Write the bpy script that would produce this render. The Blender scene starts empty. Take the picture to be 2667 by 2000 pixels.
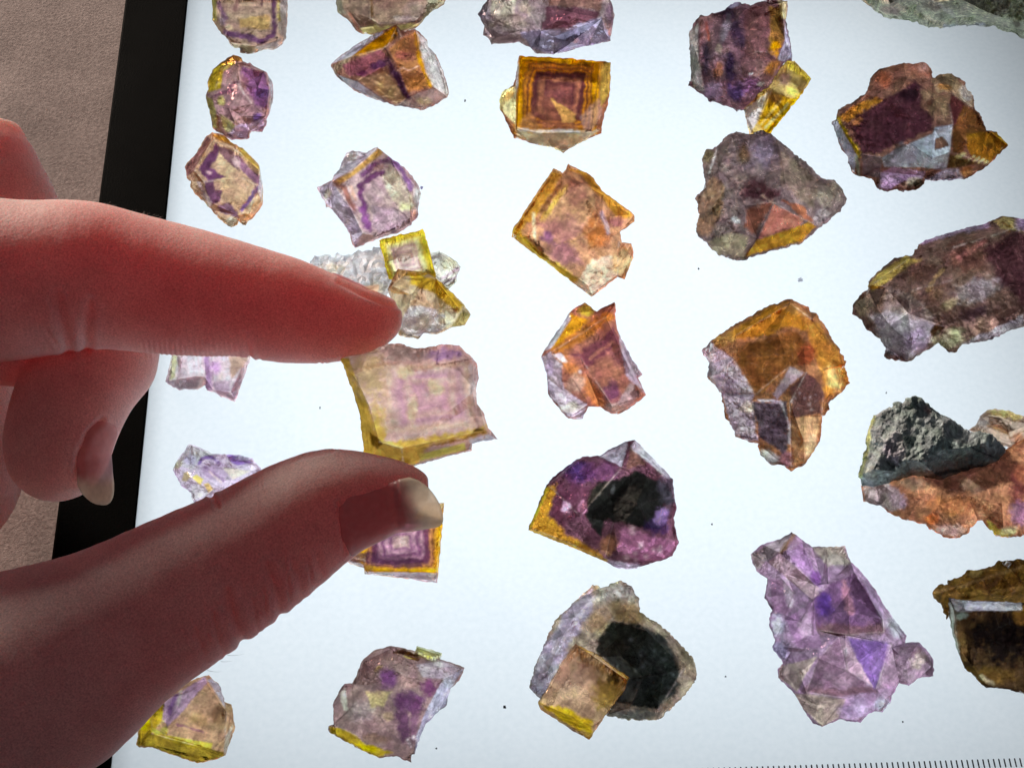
import bpy, math, random
import numpy as np
from mathutils import Matrix, Vector
from mathutils.geometry import delaunay_2d_cdt

scene = bpy.context.scene
col = scene.collection
MM = 0.001

# ------------------------------------------------------------------ camera
# phone held about 25 cm from a backlit pad, tilted about 31 degrees from straight down
PW, PH, F = 2667.0, 2000.0, 3600.0
_Y = np.array([-345.0, 5993.0, -F]); _Y /= np.linalg.norm(_Y)
_X = np.array([1.0, 0.0084, -0.0818]); _X -= _X.dot(_Y) * _Y; _X /= np.linalg.norm(_X)
_Z = np.cross(_X, _Y)
RW = np.stack([_X, _Y, _Z])                       # world <- camera axes
def _dir(px, py):
    d = np.stack([(np.asarray(px, float) - PW / 2) / F, -(np.asarray(py, float) - PH / 2) / F, -np.ones_like(np.asarray(px, float))], -1)
    return d @ RW.T
_camz = -251.0 * _dir(2280, 1985)[2]
CAM = np.array([0.0, 0.0, _camz])
_o = _dir(PW / 2, PH / 2); _s = -_camz / _o[2]
CAM[:2] = -(_o * _s)[:2]                           # centre of the picture lands on the origin of the pad
def unproj(px, py, h):
    """pixel of the reference + height above the pad (mm) -> place in the room (mm)"""
    d = _dir(px, py)
    s = (np.asarray(h, float) - CAM[2]) / d[..., 2]
    return CAM + d * s[..., None]
def at_depth(px, py, dep):
    return CAM + _dir(px, py) * np.asarray(dep, float)[..., None]
def project(P):
    q = (P - CAM) @ RW
    return q[..., 0] / -q[..., 2] * F + PW / 2, -q[..., 1] / -q[..., 2] * F + PH / 2, -q[..., 2]

cam_d = bpy.data.cameras.new('camera'); cam = bpy.data.objects.new('camera', cam_d); col.objects.link(cam)
cam_d.sensor_width = 36.0; cam_d.lens = F / PW * 36.0; cam_d.clip_start = 0.01; cam_d.clip_end = 10.0
_m = Matrix.Identity(4)
for i in range(3):
    for j in range(3): _m[i][j] = RW[i][j]
    _m[i][3] = CAM[i] * MM
cam.matrix_world = _m
scene.camera = cam
cam_d.dof.use_dof = False
cam_d.dof.focus_distance = 0.262
cam_d.dof.aperture_fstop = 32.0

# ------------------------------------------------------------------ light
world = bpy.data.worlds.new('World'); scene.world = world; world.use_nodes = True
bg = world.node_tree.nodes['Background']; bg.inputs[0].default_value = (0.90, 0.90, 1.0, 1); bg.inputs[1].default_value = 0.06

def area(name, loc, target, sx, sy, power, colr):
    l = bpy.data.lights.new(name, 'AREA'); l.shape = 'RECTANGLE'; l.size = sx; l.size_y = sy; l.energy = power; l.color = colr
    o = bpy.data.objects.new(name, l); col.objects.link(o); o.location = loc
    o.rotation_euler = (Vector(target) - Vector(loc)).to_track_quat('-Z', 'Y').to_euler()
    return o
# the lamps of the pad itself, under its diffusing sheet
PADC = (0.010, 0.020)
area('pad_backlight', (PADC[0], PADC[1], -0.050), (PADC[0], PADC[1], 0), 0.215, 0.215, 0.235, (0.85, 0.94, 1.0))
# a dim room lamp beyond the left end of the pad
area('room_lamp', (-0.60, 0.80, 0.21), (-0.14, 0.06, 0.0), 0.20, 0.16, 13.0, (1.0, 0.84, 0.72))

scene.view_settings.view_transform = 'Standard'; scene.view_settings.look = 'None'
scene.view_settings.exposure = 0.0; scene.view_settings.gamma = 1.0; scene.view_settings.use_curve_mapping = False
scene.cycles.max_bounces = 14; scene.cycles.transmission_bounces = 14; scene.cycles.diffuse_bounces = 5; scene.cycles.glossy_bounces = 5
scene.cycles.transparent_max_bounces = 8; scene.cycles.caustics_refractive = True; scene.cycles.caustics_reflective = True
scene.cycles.blur_glossy = 0.5; scene.cycles.sample_clamp_indirect = 6.0
scene.cycles.use_denoising = True

# ------------------------------------------------------------------ helpers
def lin(c):
    c = np.asarray(c, float) / 255.0
    return np.where(c <= 0.04045, c / 12.92, ((c + 0.055) / 1.055) ** 2.4)

def _hash(i, j, s):
    n = (i.astype(np.int64) * 374761393 + j.astype(np.int64) * 668265263 + int(s) * 974634777) & 0x7fffffff
    n = ((n ^ (n >> 13)) * 1274126177) & 0x7fffffff
    return ((n ^ (n >> 16)) & 0xffff) / 65535.0
def vnoise(x, y, s):
    i = np.floor(x); j = np.floor(y); u = x - i; v = y - j
    u = u * u * (3 - 2 * u); v = v * v * (3 - 2 * v)
    a = _hash(i, j, s); b = _hash(i + 1, j, s); c = _hash(i, j + 1, s); d = _hash(i + 1, j + 1, s)
    return (a + (b - a) * u) * (1 - v) + (c + (d - c) * u) * v
def fbm(x, y, s, octs=4, gain=0.5):
    t = 0.0; a = 1.0; n = 0.0
    for k in range(octs):
        t = t + a * (vnoise(x * 2 ** k + 13.7 * k, y * 2 ** k - 7.1 * k, s + k) * 2 - 1); n += a; a *= gain
    return t / n

def new_mesh(name, V, Fc, mat, parent=None, smooth=False, attrs=None):
    me = bpy.data.meshes.new(name)
    me.from_pydata((np.asarray(V) * MM).tolist(), [], [list(map(int, f)) for f in Fc])
    if attrs:
        for k, a in attrs.items():
            if a.ndim == 2:
                at = me.attributes.new(k, 'FLOAT_COLOR', 'POINT')
                at.data.foreach_set('color', np.concatenate([a, np.ones((len(a), 1))], 1).astype(np.float32).ravel())
            else:
                at = me.attributes.new(k, 'FLOAT', 'POINT'); at.data.foreach_set('value', a.astype(np.float32))
    if smooth: me.polygons.foreach_set('use_smooth', np.ones(len(me.polygons), bool))
    me.materials.append(mat); me.update()
    o = bpy.data.objects.new(name, me); col.objects.link(o)
    if parent is not None: o.parent = parent
    return o
def origin_to(o, p):
    p = np.asarray(p, float)
    me = o.data; n = len(me.vertices); a = np.empty(n * 3, np.float32); me.vertices.foreach_get('co', a)
    a = a.reshape(-1, 3) - (p * MM).astype(np.float32); me.vertices.foreach_set('co', a.ravel()); me.update()
    o.location = p * MM
def tag(o, label=None, cat=None, group=None, kind=None):
    for k, v in (('label', label), ('category', cat), ('group', group), ('kind', kind)):
        if v: o[k] = v
    return o

class NT:
    def __init__(s, name):
        s.m = bpy.data.materials.new(name); s.m.use_nodes = True; s.t = s.m.node_tree; s.t.nodes.clear()
        s.out = s.t.nodes.new('ShaderNodeOutputMaterial')
    def n(s, typ, **kw):
        nd = s.t.nodes.new('ShaderNode' + typ)
        for k, v in kw.items():
            if k.startswith('_'): setattr(nd, k[1:], v)
            else:
                key = k.replace('_', ' ')
                sock = nd.inputs[int(k[1:])] if (k[0] == 'i' and k[1:].isdigit()) else nd.inputs[key]
                s.set(sock, v)
        return nd
    def set(s, sock, v):
        if isinstance(v, bpy.types.NodeSocket): s.t.links.new(v, sock)
        elif isinstance(v, bpy.types.Node): s.t.links.new(v.outputs[0], sock)
        else: sock.default_value = v
    def math(s, op, a, b=0.0, c=None, clamp=False):
        nd = s.n('Math', _operation=op, _use_clamp=clamp, i0=a, i1=b)
        if c is not None: s.set(nd.inputs[2], c)
        return nd.outputs[0]
    def ramp(s, fac, stops, interp='LINEAR'):
        nd = s.n('ValToRGB', Fac=fac); r = nd.color_ramp; r.interpolation = interp
        while len(r.elements) < len(stops): r.elements.new(0.5)
        for e, (p, c) in zip(r.elements, stops):
            e.position = p; e.color = (*c, 1) if len(c) == 3 else c
        return nd.outputs[0]
    def mix(s, fac, a, b, blend='MIX'):
        nd = s.n('Mix', _data_type='RGBA', _blend_type=blend, i0=fac, i6=a, i7=b); return nd.outputs[2]
    def mixs(s, fac, a, b):
        nd = s.n('MixShader', i0=fac, i1=a, i2=b); return nd.outputs[0]
    def done(s, surf):
        s.t.links.new(surf if isinstance(surf, bpy.types.NodeSocket) else surf.outputs[0], s.out.inputs[0]); return s.m

# ------------------------------------------------------------------ the pad and what it lies on
def mat_sheet():
    t = NT('diffusing_sheet')
    co = t.n('TexCoord').outputs['Object']
    nz = t.n('TexNoise', Vector=co, Scale=900.0, Detail=4.0).outputs[0]
    c = t.ramp(nz, [(0.25, (0.83, 0.855, 0.87)), (0.75, (0.90, 0.915, 0.925))])
    tr = t.n('BsdfTranslucent', Color=c); df = t.n('BsdfDiffuse', Color=(0.8, 0.8, 0.8, 1))
    return t.done(t.mixs(0.10, tr, df))
def mat_frame():
    t = NT('black_plastic')
    co = t.n('TexCoord').outputs['Object']
    nz = t.n('TexNoise', Vector=co, Scale=2600.0, Detail=5.0, Roughness=0.7).outputs[0]
    big = t.n('TexNoise', Vector=co, Scale=60.0, Detail=3.0).outputs[0]
    c = t.ramp(nz, [(0.3, (0.0002, 0.0003, 0.0002)), (0.75, (0.0022, 0.003, 0.0024))])
    bp = t.n('Bump', Strength=0.5, Distance=0.0002, Height=nz)
    p = t.n('BsdfPrincipled', Base_Color=c, Roughness=t.ramp(big, [(0.3, (0.45,) * 3), (0.7, (0.65,) * 3)]), Normal=bp.outputs[0])
    p.inputs['Specular IOR Level'].default_value = 0.02
    return t.done(p)
def mat_cloth():
    t = NT('brown_cloth')
    co = t.n('TexCoord').outputs['Object']
    fine = t.n('TexNoise', Vector=co, Scale=1500.0, Detail=5.0, Roughness=0.75).outputs[0]
    big = t.n('TexNoise', Vector=co, Scale=70.0, Detail=4.0, Roughness=0.6).outputs[0]
    c1 = t.ramp(fine, [(0.28, (0.29, 0.235, 0.225)), (0.72, (0.74, 0.64, 0.61))])
    c2 = t.ramp(big, [(0.3, (0.78, 0.74, 0.72)), (0.7, (1.12, 1.08, 1.05))])
    c = t.mix(1.0, c1, c2, 'MULTIPLY')
    bp = t.n('Bump', Strength=0.6, Distance=0.0004, Height=fine)
    return t.done(t.n('BsdfPrincipled', Base_Color=c, Roughness=0.95, Normal=bp.outputs[0]))
def mat_ink():
    t = NT('printed_ink'); return t.done(t.n('BsdfPrincipled', Base_Color=(0.030, 0.016, 0.034, 1), Roughness=0.7))

def box(x0, x1, y0, y1, z0, z1, bev=0.0):
    """box with a bevelled top edge"""
    V = [(x0, y0, z0), (x1, y0, z0), (x1, y1, z0), (x0, y1, z0)]
    if bev:
        V += [(x0, y0, z1 - bev), (x1, y0, z1 - bev), (x1, y1, z1 - bev), (x0, y1, z1 - bev)]
    b = bev
    V += [(x0 + b, y0 + b, z1), (x1 - b, y0 + b, z1), (x1 - b, y1 - b, z1), (x0 + b, y1 - b, z1)]
    Fc = [(3, 2, 1, 0)]; n = len(V) // 4
    for k in range(n - 1):
        a = 4 * k; c = a + 4
        for i in range(4): Fc.append((a + i, a + (i + 1) % 4, c + (i + 1) % 4, c + i))
    Fc.append(tuple(range(4 * n - 4, 4 * n)))
    return V, Fc

_in = unproj(np.array([490.5, 370.7, 292.0]), np.array([0.0, 1200.0, 2000.0]), 0.0)
_outr = unproj(np.array([326.0, 154.0]), np.array([0.0, 1310.0]), 0.0)
XIN = float(_in[:, 0].mean()); XOUT = float(_outr[:, 0].mean())
_rul = unproj(2531.7, 1977.0, 0.0)
PX1 = XIN + 232.0; PY0 = float(_rul[1]) - 9.0; PY1 = PY0 + 300.0
pad = bpy.data.objects.new('light_pad', None); col.objects.link(pad)
pad.location = (XIN * MM, PY0 * MM, -0.0075)
tag(pad, 'glowing white light pad with a black border and a printed ruler scale', 'light pad')
def under(o, parent):
    o.parent = parent; o.matrix_parent_inverse = Matrix.Translation(-parent.location)
    return o
V, Fc = box(XIN - 2.0, PX1 + 2.0, PY0 - 2.0, PY1 + 2.0, -0.6, 0.0)
under(new_mesh('diffusing_sheet', [(XIN - 2, PY0 - 2, 0), (PX1 + 2, PY0 - 2, 0), (PX1 + 2, PY1 + 2, 0), (XIN - 2, PY1 + 2, 0)], [(0, 1, 2, 3)], mat_sheet()), pad)
_fm = mat_frame()
under(new_mesh('border', *box(XOUT, XIN, PY0 - 14, PY1 + 14, -6.8, 0.35, 0.5), _fm), pad)
under(new_mesh('border', *box(PX1, PX1 + 14, PY0 - 14, PY1 + 14, -6.8, 0.35, 0.5), _fm), pad)
under(new_mesh('border', *box(XIN, PX1, PY0 - 14, PY0, -6.8, 0.35, 0.5), _fm), pad)
under(new_mesh('border', *box(XIN, PX1, PY1, PY1 + 14, -6.8, 0.35, 0.5), _fm), pad)
# millimetre scale, one stroke a millimetre, every tenth longer
V = []; Fc = []
for k in range(-86, 24):
    x = float(_rul[0]) + k * 1.0
    L = 2.9 if k % 10 == 0 else 1.65; w = 0.135; y1 = float(_rul[1]) ; b = len(V)
    ring = [(x - w, y1 - L + .12), (x - w * .5, y1 - L), (x + w * .5, y1 - L), (x + w, y1 - L + .12), (x + w, y1 - .12), (x + w * .5, y1), (x - w * .5, y1), (x - w, y1 - .12)]
    V += [(a, c, 0.02) for a, c in ring]; Fc.append(tuple(range(b, b + 8)))
under(new_mesh('ruler_marks', V, Fc, mat_ink()), pad)
# cloth under the pad
n = 120
gx, gy = np.meshgrid(np.linspace(-420, XOUT + 4, n), np.linspace(-300, 420, n), indexing='ij')
gz = -7.6 + 0.5 * fbm(gx / 40, gy / 40, 5, 4)
V = np.stack([gx, gy, gz], -1).reshape(-1, 3); 
Fc = [(i * n + j, (i + 1) * n + j, (i + 1) * n + j + 1, i * n + j + 1) for i in range(n - 1) for j in range(n - 1)]
cl = new_mesh('table_cloth', V, Fc, mat_cloth(), smooth=True); cl['kind'] = 'structure'
# ------------------------------------------------------------------ minerals: material
def mat_mineral(name, gloss=0.02, haze=0.12, mott=0.26, vein=0.12, grain=0.0, bump=0.12, scale=1.0):
    """zoned fluorite: 'tint' = body colour, 'clear' = how far light passes (0 = rock)"""
    t = NT(name)
    co = t.n('TexCoord').outputs['Object']
    rnd = t.n('ObjectInfo').outputs['Random']
    off = t.n('CombineXYZ', X=t.math('MULTIPLY', rnd, 3.1), Y=t.math('MULTIPLY', rnd, 5.7), Z=rnd)
    pos = t.n('VectorMath', _operation='ADD', i0=co, i1=off.outputs[0]).outputs[0]
    tint = t.n('Attribute', _attribute_name='tint').outputs['Color']
    clear = t.n('Attribute', _attribute_name='clear').outputs['Fac']
    n1 = t.n('TexNoise', Vector=pos, Scale=420.0 * scale, Detail=6.0, Roughness=0.62, Distortion=0.6).outputs[0]
    n2 = t.n('TexNoise', Vector=pos, Scale=1700.0 * scale, Detail=5.0, Roughness=0.7).outputs[0]
    vo = t.n('TexVoronoi', Vector=t.n('VectorMath', _operation='ADD', i0=pos, i1=t.n('VectorMath', _operation='SCALE', i0=t.n('TexNoise', Vector=pos, Scale=300.0).outputs['Color'], Scale=0.0016).outputs[0]).outputs[0], Scale=330.0 * scale, _feature='DISTANCE_TO_EDGE').outputs[0]
    vo2 = t.n('TexVoronoi', Vector=pos, Scale=800.0 * scale, Randomness=1.0).outputs['Color']
    vein_m = t.ramp(vo, [(0.0, (1,) * 3), (0.035, (0,) * 3)])
    vein_m = t.math('MULTIPLY', vein_m, t.math('MULTIPLY', t.math('SUBTRACT', n1, 0.44, clamp=True), 5.0 * vein, clamp=True), clamp=True)
    lo = 1.0 - mott; hi = 1.0 + mott * 0.75
    m1 = t.ramp(n1, [(0.35, (lo, lo * .95, lo * .98)), (0.65, (hi, hi, hi * .98))])
    m2 = t.ramp(n2, [(0.28, (1 - mott * .30,) * 3), (0.72, (1 + mott * .27,) * 3)])
    cell = t.mix(0.12 + 0.25 * mott * .3, (1, 1, 1, 1), t.mix(1.0, vo2, (1.6, 1.6, 1.6, 1), 'MULTIPLY'), 'MIX')
    c = t.mix(1.0, t.mix(1.0, t.mix(1.0, tint, m1, 'MULTIPLY'), m2, 'MULTIPLY'), t.n('RGBToBW', Color=cell).outputs[0], 'MULTIPLY')
    fct = t.n('Attribute', _attribute_name='facet').outputs['Fac']  # painted brightness of each facet, multiplied into the colour
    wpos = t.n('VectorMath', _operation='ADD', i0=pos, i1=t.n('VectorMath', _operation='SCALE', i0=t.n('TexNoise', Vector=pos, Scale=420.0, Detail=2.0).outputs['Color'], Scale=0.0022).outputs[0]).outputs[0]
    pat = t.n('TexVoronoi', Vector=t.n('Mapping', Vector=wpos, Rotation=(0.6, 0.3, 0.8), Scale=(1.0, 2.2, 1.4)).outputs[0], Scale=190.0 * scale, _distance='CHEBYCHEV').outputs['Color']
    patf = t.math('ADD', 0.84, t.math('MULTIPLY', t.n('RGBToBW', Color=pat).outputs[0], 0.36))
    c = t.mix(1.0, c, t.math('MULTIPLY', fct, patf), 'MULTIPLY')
    c = t.mix(t.math('MULTIPLY', vein_m, 0.55), c, t.mix(0.6, c, (0.86, 0.82, 0.80, 1)))
    c = t.n('Clamp', Value=1.0) and c
    h = t.math('ADD', t.math('MULTIPLY', n1, 0.6), t.math('MULTIPLY', n2, 0.4))
    bp = t.n('Bump', Strength=bump, Distance=0.0006, Height=h).outputs[0]
    rough = t.ramp(n1, [(0.3, (gloss,) * 3), (0.75, (gloss + 0.22,) * 3)])
    gl = t.n('BsdfGlass', Color=c, Roughness=rough, IOR=1.40, Normal=bp)
    tl = t.n('BsdfTranslucent', Color=c, Normal=bp)
    hz = t.math('ADD', haze, t.math('MULTIPLY', vein_m, 0.35), clamp=True)
    body = t.mixs(hz, gl, tl)
    rk = t.n('BsdfPrincipled', Base_Color=c, Roughness=0.75, Normal=bp)
    rk.inputs['Specular IOR Level'].default_value = 0.35
    return t.done(t.mixs(clear, rk, body))
def mat_rock(name):
    t = NT(name)
    co = t.n('TexCoord').outputs['Object']
    tint = t.n('Attribute', _attribute_name='tint').outputs['Color']
    clear = t.n('Attribute', _attribute_name='clear').outputs['Fac']
    wr = t.n('VectorMath', _operation='ADD', i0=co, i1=t.n('VectorMath', _operation='SCALE', i0=t.n('TexNoise', Vector=co, Scale=160.0, Detail=3.0).outputs['Color'], Scale=0.006).outputs[0]).outputs[0]
    n1 = t.n('TexNoise', Vector=wr, Scale=520.0, Detail=8.0, Roughness=0.72, Distortion=0.8).outputs[0]
    n2 = t.n('TexNoise', Vector=co, Scale=2400.0, Detail=6.0, Roughness=0.75).outputs[0]
    n3 = t.n('TexVoronoi', Vector=wr, Scale=700.0, _feature='F1').outputs['Distance']
    m1 = t.ramp(n1, [(0.30, (0.30, 0.31, 0.32)), (0.5, (0.9, 0.9, 0.9)), (0.72, (2.1, 2.1, 2.05))])
    m2 = t.ramp(n2, [(0.3, (0.55,) * 3), (0.7, (1.5,) * 3)])
    c = t.mix(1.0, t.mix(1.0, tint, m1, 'MULTIPLY'), m2, 'MULTIPLY')
    h = t.math('ADD', t.math('MULTIPLY', n1, 1.0), t.math('ADD', t.math('MULTIPLY', n2, 0.5), t.math('MULTIPLY', n3, 0.5)))
    bp = t.n('Bump', Strength=0.55, Distance=0.0009, Height=h).outputs[0]
    rk = t.n('BsdfPrincipled', Base_Color=c, Roughness=0.7, Normal=bp)
    tl = t.n('BsdfTranslucent', Color=c, Normal=bp)
    return t.done(t.mixs(clear, rk, tl))
MATS = {}
def mat(kind):
    if kind not in MATS:
        MATS[kind] = {
            'fluor': lambda: mat_mineral('zoned_fluorite'),
            'clear': lambda: mat_mineral('clear_fluorite', gloss=0.03, haze=0.08, mott=0.18, vein=0.1, bump=0.10),
            'cloudy': lambda: mat_mineral('cloudy_fluorite', gloss=0.12, haze=0.15, mott=0.34, vein=0.15, bump=0.3),
            'quartz': lambda: mat_mineral('quartz_druse', gloss=0.05, haze=0.6, mott=0.14, vein=0.1, bump=0.3, scale=1.5),
            'soft': lambda: mat_mineral('milky_fluorite', gloss=0.05, haze=0.30, mott=0.20, vein=0.12, bump=0.10),
            'rock': lambda: mat_rock('matrix_rock'),
        }[kind]()
    return MATS[kind]

# ------------------------------------------------------------------ minerals: shape
def seg_dist(P, a, b):
    ab = b - a; L = max(ab.dot(ab), 1e-9)
    u = np.clip(((P - a) @ ab) / L, 0, 1)
    return np.linalg.norm(P - (a + u[:, None] * ab), axis=1)
def line_dist(P, pts, closed=False):
    pts = np.asarray(pts, float)[:, :2]; d = np.full(len(P), 1e9)
    n = len(pts)
    for i in range(n if closed else n - 1): d = np.minimum(d, seg_dist(P, pts[i], pts[(i + 1) % n]))
    return d
def inside(P, poly):
    poly = np.asarray(poly, float)[:, :2]; x, y = P[:, 0], P[:, 1]; r = np.zeros(len(P), bool); n = len(poly)
    for i in range(n):
        x1, y1 = poly[i]; x2, y2 = poly[(i + 1) % n]
        c = ((y1 > y) != (y2 > y))
        r ^= c & (x < (x2 - x1) * (y - y1) / (y2 - y1 + 1e-12) + x1)
    return r
def homog(quad):
    """maps the quad (4 corners) onto the square [-1,1]^2"""
    A = []; B = []
    for (x, y), (u, v) in zip(quad, [(-1, -1), (1, -1), (1, 1), (-1, 1)]):
        A += [[x, y, 1, 0, 0, 0, -u * x, -u * y], [0, 0, 0, x, y, 1, -v * x, -v * y]]; B += [u, v]
    h = np.append(np.linalg.solve(np.array(A, float), np.array(B, float)), 1).reshape(3, 3)
    return h
def smooth(e0, e1, x):
    t = np.clip((x - e0) / (e1 - e0 + 1e-9), 0, 1); return t * t * (3 - 2 * t)

def paint(P, spec, seed, k):
    """mineral colour and painted-in light at each vertex from its zones, bands and inclusions; distances in source pixels"""
    sp_m = spec.get('mat'); base = lin(spec.get('base', (190, 170, 180))); C = np.tile(base, (len(P), 1))
    K = np.full(len(P), float(spec.get('clear', 1.0)))
    wa = spec.get('warp', 5.0)
    W = P + wa * np.stack([fbm(P[:, 0] / 38, P[:, 1] / 38, seed + 1), fbm(P[:, 0] / 38, P[:, 1] / 38, seed + 2)], 1) + wa * .5 * np.stack([fbm(P[:, 0] / 11, P[:, 1] / 11, seed + 3), fbm(P[:, 0] / 11, P[:, 1] / 11, seed + 4)], 1)
    S = P + 0.25 * (W - P)
    brk = 1.6 * fbm(P[:, 0] / 13, P[:, 1] / 13, seed + 40, 4, .65)
    for L in spec.get('layers', ()):
        kind = L[0]; clr = None
        if kind == 'poly':            # ('poly', pts, colour, alpha, soft, clear?)
            _, pts, c, a, soft = L[:5]; Q = S if soft <= 4 else W
            d = line_dist(Q, pts, True); s = np.where(inside(Q, pts), d, -d)
            w = smooth(-soft, soft, s) * a; clr = L[5] if len(L) > 5 else None
        elif kind == 'line':          # ('line', pts, colour, alpha, halfwidth, clear?)
            _, pts, c, a, hw = L[:5]; Q = S if hw < 4 else W
            w = np.exp(-(line_dist(Q, pts) / hw) ** 2) * a; clr = L[5] if len(L) > 5 else None
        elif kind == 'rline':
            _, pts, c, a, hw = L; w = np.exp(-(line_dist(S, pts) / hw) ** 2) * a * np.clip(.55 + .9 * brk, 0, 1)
        elif kind == 'blob':          # ('blob', (x,y,rx,ry,deg), colour, alpha, clear?)
            _, (x, y, rx, ry, dg), c, a = L[:4]; r = math.radians(dg); dx = W[:, 0] - x; dy = W[:, 1] - y
            u = (dx * math.cos(r) + dy * math.sin(r)) / rx; v = (-dx * math.sin(r) + dy * math.cos(r)) / ry
            w = np.exp(-(u * u + v * v) ** 1.5) * a; clr = L[4] if len(L) > 4 else None
        elif kind == 'zone':          # ('zone', quad, [(t, colour, alpha)...])  concentric growth zones
            _, quad, stops = L; h = homog(quad); q = np.concatenate([S, np.ones((len(P), 1))], 1) @ h.T
            uv = q[:, :2] / q[:, 2:]; tt = np.abs(uv + 0.07 * np.stack([fbm(P[:, 0] / 60, P[:, 1] / 60, seed + 11, 2), fbm(P[:, 0] / 60, P[:, 1] / 60, seed + 12, 2)], 1)).max(1) + 0.055 * fbm(P[:, 0] / 14, P[:, 1] / 14, seed + 9)
            ts = np.array([s[0] for s in stops]); cs = np.array([lin(s[1]) for s in stops]); al = np.array([s[2] for s in stops])
            cc = np.stack([np.interp(tt, ts, cs[:, i]) for i in range(3)], 1); w = np.interp(tt, ts, al) * (tt < 1.25)
            C = C * (1 - w[:, None]) + cc * w[:, None]; continue
        elif kind == 'speck':         # ('speck', (x,y,r), n, size, colour, alpha)
            _, (x, y, r), nn, sz, c, a = L; rg = np.random.RandomState(seed + nn); w = np.zeros(len(P))
            for _i in range(nn):
                an = rg.rand() * 6.28; rr = r * math.sqrt(rg.rand()); q = np.array([x + rr * math.cos(an), y + rr * math.sin(an)])
                w = np.maximum(w, np.exp(-(np.linalg.norm(W - q, axis=1) / (sz * (0.5 + rg.rand()))) ** 2) * a)
        if kind not in ('speck', 'rline') and L[4 if kind != 'blob' else 3] and (kind == 'blob' or L[4] > 3.0): aa = max(a, 1e-3); w = aa * smooth(.06, .94, w / aa + .40 * brk * np.minimum(1, 4 * (w / aa)) * (w / aa < .995))
        C = C * (1 - w[:, None]) + lin(c) * w[:, None]
        if clr is not None: K = K * (1 - w) + clr * w
    C = np.clip(C, 0.002, 1.0)
    th = math.radians(spec.get('_ang', 20.0)); u = P[:, 0] * math.cos(th) + P[:, 1] * math.sin(th); v = -P[:, 0] * math.sin(th) + P[:, 1] * math.cos(th)
    am = spec.get('tex', {'cloudy': .28, 'rock': .22, 'quartz': .08, 'clear': .12, 'soft': .10}.get(sp_m, .22))
    st_ = fbm(u / 6, v / 80, seed + 61, 3) + fbm(u / 80, v / 6, seed + 62, 3)
    bl_ = fbm(P[:, 0] / 15, P[:, 1] / 15, seed + 63, 4, .6); fi_ = fbm(P[:, 0] / 5, P[:, 1] / 5, seed + 64, 2)
    cl_ = fbm(P[:, 0] / 22, P[:, 1] / 22, seed + 65, 3)
    C = C * np.exp(am * (1.1 * st_ + 1.5 * bl_ + .6 * fi_))[:, None] * np.exp(am * cl_[:, None] * np.array([[.25, -.25, .3]]))
    mu = C.mean(1, keepdims=True); C = np.maximum(mu + 1.10 * (C - mu), .002); C = C * np.where(K > .5, 1.44 if sp_m == 'cloudy' else 1.36, 1.7)[:, None]
    return np.clip(C, 0.002, 1.0), np.clip(K, 0, 1)

def densify(pts, step):
    out = []; n = len(pts)
    for i in range(n - 1):
        a, b = pts[i], pts[i + 1]; m = max(1, int(np.linalg.norm(b[:2] - a[:2]) / step))
        for j in range(m): out.append(a + (b - a) * j / m)
    out.append(pts[-1]); return np.array(out)

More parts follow.
